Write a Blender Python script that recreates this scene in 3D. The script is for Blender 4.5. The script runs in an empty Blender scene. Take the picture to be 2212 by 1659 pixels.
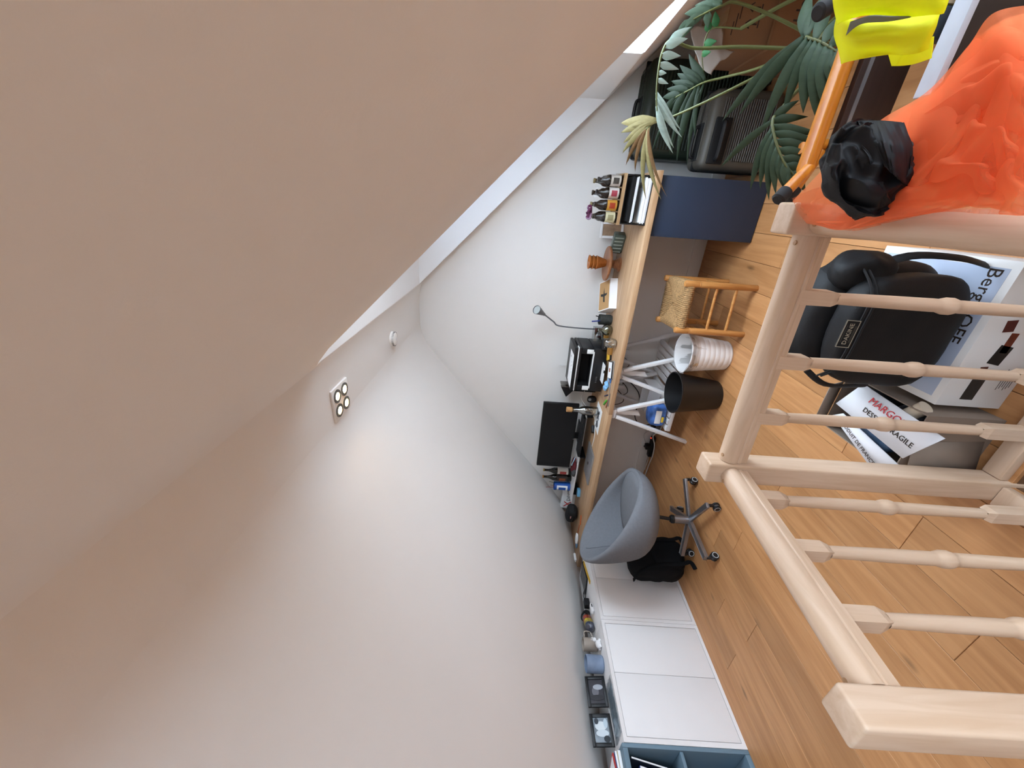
import bpy, bmesh, math, random
from mathutils import Vector, Matrix, noise
random.seed(7)
sc = bpy.context.scene
col = sc.collection
# ------------------------------------------------------------------ camera (photo was taken upright and lies on its side)
YAW, PITCH, ROLL, FPX, H = math.radians(26.175), math.radians(-0.322), math.radians(3.821), 800.0, 1.58
f0 = Vector((-math.sin(YAW), math.cos(YAW), 0)); r0 = Vector((math.cos(YAW), math.sin(YAW), 0)); u0 = Vector((0, 0, 1))
f1 = f0*math.cos(PITCH)+u0*math.sin(PITCH); u1 = u0*math.cos(PITCH)-f0*math.sin(PITCH)
r2 = r0*math.cos(ROLL)+u1*math.sin(ROLL); u2 = u1*math.cos(ROLL)-r0*math.sin(ROLL)
CAM = Vector((0, 0, H))
cd = bpy.data.cameras.new('camera'); cam = bpy.data.objects.new('camera', cd); col.objects.link(cam)
cd.sensor_fit = 'HORIZONTAL'; cd.sensor_width = 36; cd.lens = 36*FPX/2212; cd.clip_start = .02
bx, by, bz = -u2, r2, -f1
cam.matrix_world = Matrix(((bx.x, by.x, bz.x, CAM.x), (bx.y, by.y, bz.y, CAM.y), (bx.z, by.z, bz.z, CAM.z), (0, 0, 0, 1)))
sc.camera = cam
def ray(px, py): return (r2*(829.5-py)+u2*(1106-px)+f1*FPX)/FPX
def at(px, py, x=None, y=None, z=None):
    d = ray(px, py)
    t = (x-CAM.x)/d.x if x is not None else (y-CAM.y)/d.y if y is not None else (z-CAM.z)/d.z
    return CAM+d*t
def atd(px, py, dist): return CAM+ray(px, py).normalized()*dist
# ------------------------------------------------------------------ world, exposure
w = bpy.data.worlds.new('sky'); sc.world = w; w.use_nodes = True
nt = w.node_tree; bg = nt.nodes['Background']
bg.inputs[0].default_value = (.80, .90, 1.0, 1); bg.inputs[1].default_value = 16.0
vs = sc.view_settings; vs.view_transform = 'Standard'; vs.look = 'None'; vs.gamma = 1; vs.use_curve_mapping = False
vs.exposure = 0.31
# portals in the seen skylight and the added unseen ones (guide sky light, emit nothing)
SL = 1.02; SN = math.hypot(1, SL)
def slz(x): return 2.466-SL*(x+.713)
def portal(y0, y1, ln, xc):
    l = bpy.data.lights.new('skylight_portal', 'AREA'); l.shape = 'RECTANGLE'
    l.size = y1-y0; l.size_y = ln; l.cycles.is_portal = True
    o = bpy.data.objects.new('skylight_portal', l); col.objects.link(o)
    n = Vector((SL, 0, 1)).normalized(); dn = Vector((1, 0, -SL)).normalized()
    c = Vector((xc, (y0+y1)/2, slz(xc)))+n*.27
    X = Vector((0, 1, 0)); Zz = n; Y = Zz.cross(X)
    o.matrix_world = Matrix(((X.x, Y.x, Zz.x, c.x), (X.y, Y.y, Zz.y, c.y), (X.z, Y.z, Zz.z, c.z), (0, 0, 0, 1)))
WIN = [(1.462, 3.265), (.08, 1.38), (-1.7, .06)]  # the seen opening, then unseen ones placed to light railing, tulle and left slope
portal(*WIN[0], 1.95, 0.0); portal(*WIN[1], 1.14, 1.02); portal(*WIN[2], 2.75, .42)
# ------------------------------------------------------------------ helpers
def lin(h):
    h = h.lstrip('#'); c = [int(h[i:i+2], 16)/255 for i in (0, 2, 4)]
    return tuple(x/12.92 if x <= .04045 else ((x+.055)/1.055)**2.4 for x in c)+(1,)
MATS = {}
def mat(name, c, rough=.6, metal=0, var=.0, scale=8, bump=0, bscale=60, alpha=1, trans=0, emit=None, rnd=0, spec=.5, stretch=None, ior=1.45):
    if name in MATS: return MATS[name]
    m = bpy.data.materials.new(name); m.use_nodes = True; n = m.node_tree; b = n.nodes['Principled BSDF']
    b.inputs['Roughness'].default_value = rough; b.inputs['Metallic'].default_value = metal
    b.inputs['Specular IOR Level'].default_value = spec; b.inputs['IOR'].default_value = ior
    C = lin(c); b.inputs['Base Color'].default_value = C; b.inputs['Alpha'].default_value = alpha
    b.inputs['Transmission Weight'].default_value = trans
    tc = n.nodes.new('ShaderNodeTexCoord'); src = tc.outputs['Object']
    if stretch:
        mp = n.nodes.new('ShaderNodeMapping'); mp.inputs['Scale'].default_value = stretch
        n.links.new(src, mp.inputs['Vector']); src = mp.outputs[0]
    if var or rnd:
        no = n.nodes.new('ShaderNodeTexNoise'); no.inputs['Scale'].default_value = scale; no.inputs['Detail'].default_value = 6
        n.links.new(src, no.inputs['Vector'])
        hs = n.nodes.new('ShaderNodeHueSaturation'); hs.inputs['Color'].default_value = C
        mr = n.nodes.new('ShaderNodeMapRange'); mr.inputs['From Min'].default_value = .25; mr.inputs['From Max'].default_value = .75
        mr.inputs['To Min'].default_value = 1-var; mr.inputs['To Max'].default_value = 1+var
        n.links.new(no.outputs['Fac'], mr.inputs['Value']); out = mr.outputs[0]
        if rnd:
            oi = n.nodes.new('ShaderNodeObjectInfo'); m2 = n.nodes.new('ShaderNodeMapRange')
            m2.inputs['To Min'].default_value = 1-rnd; m2.inputs['To Max'].default_value = 1+rnd
            n.links.new(oi.outputs['Random'], m2.inputs['Value'])
            mu = n.nodes.new('ShaderNodeMath'); mu.operation = 'MULTIPLY'
            n.links.new(out, mu.inputs[0]); n.links.new(m2.outputs[0], mu.inputs[1]); out = mu.outputs[0]
        n.links.new(out, hs.inputs['Value']); n.links.new(hs.outputs[0], b.inputs['Base Color'])
    if bump:
        nb = n.nodes.new('ShaderNodeTexNoise'); nb.inputs['Scale'].default_value = bscale; nb.inputs['Detail'].default_value = 4
        n.links.new(src, nb.inputs['Vector'])
        bp = n.nodes.new('ShaderNodeBump'); bp.inputs['Strength'].default_value = bump; bp.inputs['Distance'].default_value = .004
        n.links.new(nb.outputs['Fac'], bp.inputs['Height']); n.links.new(bp.outputs[0], b.inputs['Normal'])
    if emit:
        b.inputs['Emission Color'].default_value = lin(emit[0]); b.inputs['Emission Strength'].default_value = emit[1]
    MATS[name] = m; return m
def wood(name, c1, c2, axis=1, scale=1.0, rough=.45, rnd=0, knots=False, bump=.05):
    """long-grained timber: noise stretched along one object axis, optional knots and per-piece tone"""
    if name in MATS: return MATS[name]
    m = bpy.data.materials.new(name); m.use_nodes = True; n = m.node_tree; b = n.nodes['Principled BSDF']; L = n.links.new
    b.inputs['Roughness'].default_value = rough
    tc = n.nodes.new('ShaderNodeTexCoord'); mp = n.nodes.new('ShaderNodeMapping'); L(tc.outputs['Object'], mp.inputs['Vector'])
    s = [14*scale]*3; s[axis] = 1.1*scale; mp.inputs['Scale'].default_value = s
    oi = n.nodes.new('ShaderNodeObjectInfo')
    cx = n.nodes.new('ShaderNodeCombineXYZ'); mm = n.nodes.new('ShaderNodeMath'); mm.operation = 'MULTIPLY'; mm.inputs[1].default_value = 37
    L(oi.outputs['Random'], mm.inputs[0])
    for i in range(3): L(mm.outputs[0], cx.inputs[i])
    if rnd: L(cx.outputs[0], mp.inputs['Location'])
    n1 = n.nodes.new('ShaderNodeTexNoise'); n1.inputs['Scale'].default_value = 2.2; n1.inputs['Detail'].default_value = 8; n1.inputs['Distortion'].default_value = .6
    L(mp.outputs[0], n1.inputs['Vector'])
    rp = n.nodes.new('ShaderNodeValToRGB'); rp.color_ramp.elements[0].position = .32; rp.color_ramp.elements[1].position = .66
    rp.color_ramp.elements[0].color = lin(c2); rp.color_ramp.elements[1].color = lin(c1); L(n1.outputs['Fac'], rp.inputs[0])
    out = rp.outputs[0]
    if knots:
        mk = n.nodes.new('ShaderNodeMapping'); k = [5.2]*3; k[axis] = 2.4; mk.inputs['Scale'].default_value = k
        L(tc.outputs['Object'], mk.inputs['Vector']); L(cx.outputs[0], mk.inputs['Location'])
        vo = n.nodes.new('ShaderNodeTexVoronoi'); vo.inputs['Scale'].default_value = 1.0; L(mk.outputs[0], vo.inputs['Vector'])
        ad = n.nodes.new('ShaderNodeMath'); ad.operation = 'MULTIPLY_ADD'; ad.inputs[1].default_value = .22; 
        L(n1.outputs['Fac'], ad.inputs[0]); L(vo.outputs['Distance'], ad.inputs[2])
        kr = n.nodes.new('ShaderNodeValToRGB'); kr.color_ramp.elements[0].position = .13; kr.color_ramp.elements[1].position = .24
        kr.color_ramp.elements[0].color = (.35, .35, .35, 1); kr.color_ramp.elements[1].color = (1, 1, 1, 1); L(ad.outputs[0], kr.inputs[0])
        mx = n.nodes.new('ShaderNodeMix'); mx.data_type = 'RGBA'; mx.blend_type = 'MULTIPLY'; mx.inputs[0].default_value = .9
        L(out, mx.inputs[6]); L(kr.outputs[0], mx.inputs[7]); out = mx.outputs[2]
    if rnd:
        hs = n.nodes.new('ShaderNodeHueSaturation'); L(out, hs.inputs['Color'])
        mr = n.nodes.new('ShaderNodeMapRange'); mr.inputs['To Min'].default_value = 1-rnd; mr.inputs['To Max'].default_value = 1+rnd
        L(oi.outputs['Random'], mr.inputs['Value']); L(mr.outputs[0], hs.inputs['Value'])
        out = hs.outputs[0]
    L(out, b.inputs['Base Color'])
    if bump:
        bp = n.nodes.new('ShaderNodeBump'); bp.inputs['Strength'].default_value = bump; bp.inputs['Distance'].default_value = .003
        L(n1.outputs['Fac'], bp.inputs['Height']); L(bp.outputs[0], b.inputs['Normal'])
    MATS[name] = m; return m
def clear(name, tint='#ffffff', gloss=.12, rough=.02):
    """thin clear pane or vessel: mostly see-through with a glossy sheen"""
    if name in MATS: return MATS[name]
    m = bpy.data.materials.new(name); m.use_nodes = True; n = m.node_tree; n.nodes.remove(n.nodes['Principled BSDF'])
    t = n.nodes.new('ShaderNodeBsdfTransparent'); t.inputs[0].default_value = lin(tint)
    g = n.nodes.new('ShaderNodeBsdfGlossy'); g.inputs['Roughness'].default_value = rough
    fr = n.nodes.new('ShaderNodeLayerWeight'); fr.inputs[0].default_value = .35
    mr = n.nodes.new('ShaderNodeMath'); mr.operation = 'MULTIPLY_ADD'; mr.inputs[1].default_value = .5; mr.inputs[2].default_value = gloss*.3
    n.links.new(fr.outputs['Fresnel'], mr.inputs[0])
    mx = n.nodes.new('ShaderNodeMixShader'); n.links.new(mr.outputs[0], mx.inputs[0]); n.links.new(t.outputs[0], mx.inputs[1]); n.links.new(g.outputs[0], mx.inputs[2])
    n.links.new(mx.outputs[0], n.nodes['Material Output'].inputs[0]); MATS[name] = m; return m
def B(): return bmesh.new()
def box(bm, c, s, R=None, bev=0, seg=2):
    g = bmesh.ops.create_cube(bm, size=1); vs_ = g['verts']
    for v in vs_:
        p = Vector((v.co.x*s[0], v.co.y*s[1], v.co.z*s[2]))
        v.co = (R @ p if R else p)+Vector(c)
    if bev:
        es = list({e for v in vs_ for e in v.link_edges})
        bmesh.ops.bevel(bm, geom=es, offset=bev, segments=seg, profile=.5, affect='EDGES')
    return bm
def bx2(bm, a, b, bev=0, seg=2): # box from two corners
    return box(bm, [(a[i]+b[i])/2 for i in range(3)], [abs(b[i]-a[i]) for i in range(3)], None, bev, seg)
def frame_of(d):
    d = d.normalized(); a = Vector((0, 0, 1)) if abs(d.z) < .95 else Vector((1, 0, 0))
    x = a.cross(d).normalized(); return x, d.cross(x)
def tube(bm, pts, r, n=10, cap=True, flat=1.0):
    pts = [Vector(p) for p in pts]; rs = r if isinstance(r, (list, tuple)) else [r]*len(pts); rings = []
    x = None
    for i, p in enumerate(pts):
        d = (pts[min(i+1, len(pts)-1)]-pts[max(i-1, 0)]).normalized()
        if x is None: x, y = frame_of(d)
        else:
            x = (x-d*x.dot(d)).normalized(); y = d.cross(x)
        rings.append([bm.verts.new(p+(x*math.cos(k*2*math.pi/n)+y*math.sin(k*2*math.pi/n)*flat)*rs[i]) for k in range(n)])
    for a, b in zip(rings, rings[1:]):
        for k in range(n): bm.faces.new((a[k], a[(k+1) % n], b[(k+1) % n], b[k]))
    if cap:
        bm.faces.new(rings[0][::-1]); bm.faces.new(rings[-1])
    return bm
def cyl(bm, p0, p1, r0, r1=None, n=20): return tube(bm, [p0, p1], [r0, r0 if r1 is None else r1], n)
def lathe(bm, prof, c=(0, 0, 0), n=28, M=None):
    c = Vector(c); rings = []
    for r, z in prof:
        if r < 1e-5: p = Vector((0, 0, z)); rings.append([bm.verts.new((M @ p if M else p)+c)])
        else:
            ring = []
            for k in range(n):
                a = k*2*math.pi/n; p = Vector((r*math.cos(a), r*math.sin(a), z)); ring.append(bm.verts.new((M @ p if M else p)+c))
            rings.append(ring)
    for a, b in zip(rings, rings[1:]):
        if len(a) == 1 and len(b) == 1: continue
        for k in range(n):
            if len(a) == 1: bm.faces.new((a[0], b[(k+1) % n], b[k]))
            elif len(b) == 1: bm.faces.new((a[k], a[(k+1) % n], b[0]))
            else: bm.faces.new((a[k], a[(k+1) % n], b[(k+1) % n], b[k]))
    return bm
def prism(bm, poly, fn, t0, t1): # polygon extruded between two parameters; fn(point, t) -> 3D
    a = [bm.verts.new(fn(p, t0)) for p in poly]; b = [bm.verts.new(fn(p, t1)) for p in poly]; k = len(poly)
    bm.faces.new(a); bm.faces.new(b[::-1])
    for i in range(k): bm.faces.new((a[i], b[i], b[(i+1) % k], a[(i+1) % k]))
    bmesh.ops.recalc_face_normals(bm, faces=bm.faces); return bm
XZ = lambda p, t: (p[0], t, p[1])
YZ = lambda p, t: (t, p[0], p[1])
XY = lambda p, t: (p[0], p[1], t)
def grid(bm, f, nu, nv):
    g = [[bm.verts.new(f(i/nu, j/nv)) for j in range(nv+1)] for i in range(nu+1)]
    for i in range(nu):
        for j in range(nv): bm.faces.new((g[i][j], g[i+1][j], g[i+1][j+1], g[i][j+1]))
    return bm
def P(name, bm, m, parent=None, loc=None, rz=None, smooth=35, solid=0, rot=None):
    me = bpy.data.meshes.new(name)
    bmesh.ops.recalc_face_normals(bm, faces=bm.faces) if solid == 0 else None
    bm.to_mesh(me); bm.free()
    for q in me.polygons: q.use_smooth = True
    me.set_sharp_from_angle(angle=math.radians(smooth))
    me.materials.append(m)
    o = bpy.data.objects.new(name, me); col.objects.link(o)
    if parent: o.parent = parent
    if loc is not None: o.location = loc
    if rz is not None: o.rotation_euler = (0, 0, rz)
    if rot is not None: o.rotation_euler = rot
    if solid:
        s = o.modifiers.new('thickness', 'SOLIDIFY'); s.thickness = solid; s.offset = 0
    return o
def tag(o, label, cat, group=None, kind=None):
    if label: o['label'] = label
    if cat: o['category'] = cat
    if group: o['group'] = group
    if kind: o['kind'] = kind
    return o
def T(name, label, cat, loc=(0, 0, 0), rz=0, group=None):
    o = bpy.data.objects.new(name, None); col.objects.link(o); o.empty_display_size = .05
    o.location = loc; o.rotation_euler = (0, 0, rz); return tag(o, label, cat, group)
def S(o): o['kind'] = 'structure'; return o
def dup(o, parent=None):
    c = o.copy(); col.objects.link(c); c.parent = parent
    for ch in list(o.children): dup(ch, c)
    return c
def rotz(a): return Matrix.Rotation(a, 3, 'Z')
def text(name, s, size, m, parent, M, ext=.0006, shear=0, xs=1.0):
    cu = bpy.data.curves.new(name, 'FONT'); cu.body = s; cu.size = size; cu.extrude = ext; cu.shear = shear; cu.align_x = 'CENTER'; cu.align_y = 'CENTER'
    cu.resolution_u = 2
    o = bpy.data.objects.new(name, cu); col.objects.link(o)
    me = bpy.data.meshes.new_from_object(o); bpy.data.objects.remove(o); bpy.data.curves.remove(cu)
    for v in me.vertices: v.co.x *= xs
    me.transform(M); me.materials.append(m); q = bpy.data.objects.new(name, me); col.objects.link(q); q.parent = parent
    return q
def basis(c, x, y): # matrix with columns x, y, x*y at c
    x = Vector(x).normalized(); z = x.cross(Vector(y)).normalized(); y = z.cross(x); c = Vector(c)
    return Matrix(((x.x, y.x, z.x, c.x), (x.y, y.y, z.y, c.y), (x.z, y.z, z.z, c.z), (0, 0, 0, 1)))
def cr(p0, p1, p2, p3, t):
    return .5*((2*p1)+(-p0+p2)*t+(2*p0-5*p1+4*p2-p3)*t*t+(-p0+3*p1-3*p2+p3)*t**3)
def spline(ps, t):
    n = len(ps)-1; x = min(max(t*n, 0), n-1e-6); i = int(x); f = x-i
    return cr(ps[max(i-1, 0)], ps[i], ps[i+1], ps[min(i+2, n)], f)
def path(ps, k=6):
    ps = [Vector(p) for p in ps]; n = (len(ps)-1)*k
    return [spline(ps, i/n) for i in range(n+1)]
def surf(ctrl): # rows of control points -> smooth f(u,v)
    return lambda u, v: spline([spline(r, v) for r in ctrl], u)
# ------------------------------------------------------------------ materials
paint = mat('white_plaster', '#f0ece8', .92, var=.012, scale=2.5, bump=.06, bscale=140, spec=.2)
paint2 = mat('white_gloss_paint', '#efeae4', .5, var=.01, scale=3)
oak_floor = wood('oak_plank', '#c38d5c', '#ae7849', 1, 1.0, .45, rnd=.12, knots=True, bump=.06)
oak_desk = wood('oak_veneer', '#c4a07c', '#ad8762', 0, 1.3, .5)
beech = wood('beech', '#d6baa0', '#c8a88b', 2, 1.6, .5, bump=.03)
beech_x = wood('beech_x', '#d6baa0', '#c8a88b', 0, 1.6, .5, bump=.03)
beech_y = wood('beech_y', '#d6baa0', '#c8a88b', 1, 1.6, .5, bump=.03)
lacq = mat('white_lacquer', '#eae7e6', .45, var=.01)
black = mat('black_plastic', '#151517', .45, var=.05)
blackm = mat('black_matt', '#101012', .75, var=.1, bump=.15)
steel = mat('brushed_steel', '#9a9a9e', .38, .9, var=.04)
alu = mat('aluminium', '#c4c5c8', .35, .85)
paper = mat('white_paper', '#f1f1f1', .8, var=.01)
# ================================================================== the room
YG, YB = 3.38, -3.3
PROF = [(-1.08, 2.466), (-1.14, 2.461), (-1.20, 2.444), (-1.26, 2.415), (-1.32, 2.377), (-1.40, 2.317), (-2.05, 1.780), (-2.747, 1.204), (-3.0, 1.005), (-3.2, .865), (-3.36, .785), (-3.52, .715), (-3.75, .58), (-3.95, .40), (-4.0, .2), (-4.0, -.02)]
bm = B(); outer = [(x-.12, z+.14) for x, z in PROF]
prism(bm, PROF+outer[::-1], XZ, YB, YG+.05); S(P('wall_left', bm, paint, smooth=50))
COVE = [(-.92, 2.466), (-.85, 2.463), (-.79, 2.456), (-.74, 2.445), (-.70, 2.429)]
bm = B(); prism(bm, [(-1.2, 2.466)]+COVE+[(-.70, 2.9), (-1.2, 2.9)], XZ, YB, YG+.05); S(P('ceiling', bm, paint, smooth=40))
OV = .30*SN
full = [(-.61, slz(-.61)), (-.64, 2.385), (-.67, 2.4095), (-.685, 2.4195), (-.70, 2.429), (-.70, slz(-.70)+OV), (1.74, slz(1.74)+OV), (1.74, slz(1.74))]
bm = B()
for a, b in ((YB, WIN[2][0]), (WIN[2][1], WIN[1][0]), (WIN[1][1], WIN[0][0]), (3.265, YG+.05)): prism(bm, full, XZ, a, b)
a, b = WIN[1]; pn = .30*SL/SN, .30/SN
prism(bm, full[:4+1]+[(-.70, slz(-.70)+OV), (.60+pn[0], slz(.60)+pn[1]), (.60, slz(.60))], XZ, a, b)
prism(bm, [(1.40, slz(1.40)), (1.40+pn[0], slz(1.40)+pn[1]), (1.74, slz(1.74)+OV), (1.74, slz(1.74))], XZ, a, b)
a, b = WIN[2]; prism(bm, [(-.70, 2.429), (-.2566, 2.429), (-.70, slz(-.70)+OV)], XZ, a, b)
prism(bm, [(1.40, slz(1.40)), (1.40+pn[0], slz(1.40)+pn[1]), (1.74, slz(1.74)+OV), (1.74, slz(1.74))], XZ, a, b)
for (a, b), split in ((WIN[0], 2.36),):
    prism(bm, [(-.70, 2.429), (-.2566, 2.429), (-.70, slz(-.70)+OV)], XZ, a, b)
    prism(bm, [(.695, slz(.695)), (.695, slz(.695)+OV), (1.74, slz(1.74)+OV), (1.74, slz(1.74))], XZ, split, b)
    prism(bm, [(.695, slz(.695)), (1.115, slz(.695)), (1.74, slz(1.74)+OV), (1.74, slz(1.74))], XZ, a, split)
S(P('wall_right', bm, paint, smooth=30))
bm = B(); bx2(bm, (-4.2, YG, -.3), (2.2, YG+.12, 3.2)); S(P('wall_gable', bm, paint))
bm = B(); bx2(bm, (-4.2, YB-.12, -.3), (2.2, YB, 3.2)); S(P('wall_back', bm, mat('back_wall_bounce_grey', '#aaa49d', .8, var=.08)))  # unseen wall, its grey chosen to steer bounce light on the posts
glass = clear('window_glass', '#f4f8fb', .1)
sl_a = Vector((1, 0, -SL)).normalized(); sl_n = Vector((SL, 0, 1)).normalized(); sl_R = Matrix((sl_a, Vector((0, 1, 0)), sl_n)).transposed()
dim = clear('light_cut_pane_dim', '#d4d8dc', .1); tinted = clear('light_cut_pane', '#dadde0', .1)  # tints put in to weaken daylight from the unseen windows
blindm = mat('added_blind_fabric', '#e4e6ea', .9)  # blind added in the far window to hold daylight off the gable
_n = blindm.node_tree; _t = _n.nodes.new('ShaderNodeBsdfTranslucent'); _t.inputs[0].default_value = (.8, .85, .92, 1); _x = _n.nodes.new('ShaderNodeMixShader'); _x.inputs[0].default_value = .28
_n.links.new(_n.nodes['Principled BSDF'].outputs[0], _x.inputs[1]); _n.links.new(_t.outputs[0], _x.inputs[2]); _n.links.new(_x.outputs[0], _n.nodes['Material Output'].inputs[0])
lining = mat('white_lining', '#f8f8f8', .6)
bm = B(); bx2(bm, (0, 3.255, 0), (.001, 3.2645, .001)); bm.free()
bm = B(); prism(bm, [(-.696, 2.4285), (-.2566, 2.4285), (.694, slz(.694)+OV), (.694, slz(.694)+.004)], XZ, 3.258, 3.2648); S(P('trim_2', bm, lining))
bm = B(); prism(bm, [(-.687, 2.4225), (-.2506, 2.4225), (-.2566, 2.4285), (-.687, 2.4285)], XZ, WIN[0][0]+.002, 3.2575); S(P('trim_3', bm, lining))
bm = B(); prism(bm, [(.689, slz(.689)+.008), (.6945, slz(.6945)+.003), (.6945, slz(.6945)+OV), (.689, slz(.689)+OV)], XZ, 2.362, 3.2575); S(P('trim_4', bm, lining))
def skylight(n, y0, y1, xb, gm_, blind=False, xt=-.2566):
    top = Vector((xt, 0, slz(xt)+OV)); L = (xb-xt)*SN; f = .055
    bm = B()
    for u0_, u1_, v0, v1 in ((0, f, y0, y1), (L-f, L, y0, y1), (f, L-f, y0, y0+f), (f, L-f, y1-f, y1)):
        c = top+sl_a*((u0_+u1_)/2)+Vector((0, (v0+v1)/2, 0))+sl_n*.02
        box(bm, c, (u1_-u0_, v1-v0, .06), sl_R, .004)
    o = S(P('window_%d' % n, bm, paint2))
    bm = B(); c = top+sl_a*(L/2)+Vector((0, (y0+y1)/2, 0))+sl_n*.03
    box(bm, c, (L-2*f+.01, y1-y0-2*f+.01, .006), sl_R); P('pane', bm, gm_, o)
    if blind:
        bm = B(); box(bm, c-sl_n*.035, (L-2*f+.02, y1-y0-2*f+.02, .002), sl_R); P('added_blind', bm, blindm, o)
skylight(1, 2.36, 3.265, .695, glass, True); skylight(2, WIN[0][0], 2.36, 1.115, glass); skylight(3, .08, 1.38, 1.40+pn[0], tinted, False, .60+pn[0]); skylight(4, -.82, .06, 1.40+pn[0], dim, False); skylight(5, -1.7, -.82, 1.40+pn[0], dim, False)  # skylights with tinted and dim panes are unseen, added to light the room
# ---- floor: oak planks running to the gable, with the stairwell cut out
HX0, HX1, HY0, HY1 = -.70, -.03, -2.3, .935
bm = B()
for a, b in (((-4.1, YB), (HX0, YG)), ((HX1, YB), (1.9, YG)), ((HX0, HY1), (HX1, YG)), ((HX0, YB), (HX1, HY0))):
    bx2(bm, (a[0], a[1], -.25), (b[0], b[1], -.0155))
floor = S(P('floor', bm, mat('subfloor', '#6a4a30', .9)))
PW = .1755; k0 = -16; fixed = {-8: 1.40, -6: 1.785, -1: 1.065}
rng = random.Random(11)
def plank(x0, x1, y0, y1):
    if x1-x0 < .02 or y1-y0 < .03: return
    bm = B(); box(bm, (0, 0, 0), (x1-x0-.002, y1-y0-.002, .015), None, .0012, 1)
    P('plank', bm, oak_floor, floor, ((x0+x1)/2, (y0+y1)/2, -.0075))
for k in range(-18, 16):
    x0 = -.963+PW*k; x1 = x0+PW
    if x1 < -4.0 or x0 > 1.72: continue
    y = YB; ys = [y]
    if k in fixed:
        j = fixed[k]; ys = [YB, j-3.2, j-1.7, j, YG-.0] if j+1.9 > YG else [YB, j-3.2, j-1.7, j, j+1.9, YG]
    else:
        y = YB+rng.uniform(.3, 1.6)
        while y < YG: ys.append(y); y += rng.uniform(1.15, 2.1)
        ys.append(YG)
    ys = sorted({q for q in ys if YB <= q <= YG})
    for a, b in zip(ys, ys[1:]):
        if x1 <= HX0 or x0 >= HX1: plank(x0, x1, a, b); continue
        if a < HY1 < b: plank(x0, x1, HY1, b); b = HY1
        elif a >= HY1: plank(x0, x1, a, b); continue
        if b > HY0 > a: plank(x0, x1, a, HY0); a = HY0
        elif b <= HY0: plank(x0, x1, a, b); continue
        if x0 < HX0 < x1: plank(x0, HX0, a, b)
        if x0 < HX1 < x1: plank(HX1, x1, a, b)
bm = B()
for a, b in (((HX0-.06, HY0-.06), (HX0, HY1+.06)), ((HX1, HY0-.06), (HX1+.06, HY1+.06)), ((HX0, HY1), (HX1, HY1+.06)), ((HX0, HY0-.06), (HX1, HY0))):
    bx2(bm, (a[0], a[1], -2.6), (b[0], b[1], -.26))
S(P('wall_stairwell', bm, paint))
bm = B(); bx2(bm, (HX0, HY0, -2.66), (HX1, HY1, -2.6)); S(P('floor_stairwell', bm, mat('lower_floor', '#8d6b4c', .6)))
st = P('trim_1', None or B(), beech); S(st)
for i in range(10):
    bm = B(); bx2(bm, (HX0+.005, HY0+.02+i*.27, -.235*(i+1)-.04), (HX1-.005, HY0+.02+i*.27+.29, -.235*(i+1)), .006); P('tread', bm, beech_x, st)
# ---- skirting on the gable, pipe along the sloped corner
bm = B(); bx2(bm, (-3.9, YG-.014, 0), (1.7, YG, .10), .003); S(P('baseboard_gable', bm, paint2))
# ---- ceiling lamp and smoke detector
lam = T('ceiling_lamp', 'white square ceiling lamp with four glowing spots', 'lamp', (-.985, 1.685, 2.466))
bm = B(); box(bm, (0, 0, -.006), (.178, .178, .012), None, .003); P('plate', bm, paint2, lam)
for sx in (-1, 1):
    for sy in (-1, 1):
        bm = B(); lathe(bm, [(.021, -.012), (.036, -.012), (.036, -.016), (.021, -.016), (.021, -.012)], (sx*.041, sy*.041, 0)); rg = P('spot_ring', bm, mat('ring_grey', '#6f6a66', .4, .4), lam)
        bm = B(); lathe(bm, [(0, -.0145), (.020, -.0145), (.020, -.012)], (sx*.041, sy*.041, 0)); P('bulb', bm, mat('lamp_glow', '#fff0c8', .5, emit=('#ffc870', 100)), rg)
sd = T('smoke_detector', 'round white smoke detector on the flat ceiling strip', 'detector', (-.955, 2.56, 2.466))
bm = B(); lathe(bm, [(0, -.034), (.03, -.034), (.046, -.028), (.052, -.012), (.055, 0)]); P('body', bm, paint2, sd)
bm = B()
for k in range(28):
    a = k*2*math.pi/28; box(bm, (.0505*math.cos(a), .0505*math.sin(a), -.02), (.004, .003, .014), rotz(a))
P('vent_ring', bm, mat('vent_grey', '#8b8784', .7), sd)
bm = B(); lathe(bm, [(0, -.036), (.011, -.036), (.011, -.034)]); P('button', bm, lacq, sd)
# ================================================================== stair railing
rail = T('stair_railing', 'pale beech stair railing with turned balusters and square newel posts', 'railing', (-.36, .97, 0))
ro = Vector((-.36, .97, 0))
NW = [((-.723, .966), .945, .070), ((-.752, .334), .975, .068), ((.005, 1.003), .945, .070)]
for (x, y), h, s in NW:
    bm = B(); bx2(bm, (x-s/2-ro.x, y-s/2-ro.y, -.14), (x+s/2-ro.x, y+s/2-ro.y, h), .006, 3); P('newel_post', bm, beech, rail)
prf = [(-.022, -.074), (-.022, -.058), (-.0265, -.054), (-.0265, -.048), (-.024, -.044)]
prf += [(.030*math.cos(math.radians(a)), -.030+.030*math.sin(math.radians(a))) for a in range(200, -21, -20)]
prf += [(-x, z) for x, z in prf[4::-1]]
def handrail(p0, p1, m):
    p0, p1 = Vector(p0)-ro, Vector(p1)-ro; d = p1-p0; s = Vector((d.y, -d.x, 0)).normalized(); bm = B()
    f = lambda p, t: (p0 if t == 0 else p1)+s*p[0]+Vector((0, 0, p[1]))
    prism(bm, prf, f, 0, 1); o = P('handrail', bm, m, rail, smooth=30)
    for t in (p0+d.normalized()*.018, p1-d.normalized()*.018):
        bm = B(); lathe(bm, [(0, .0012), (.0055, .0012), (.0055, -.004)], t+Vector((0, 0, -.0008))+s*(.008)); P('dowel', bm, mat('dowel_wood', '#b08a66', .6), o)
handrail((-.687, .967, .902), (-.03, 1.0, .902), beech_x)
handrail((-.725, .93, .902), (-.75, .37, .925), beech_y)
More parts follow.
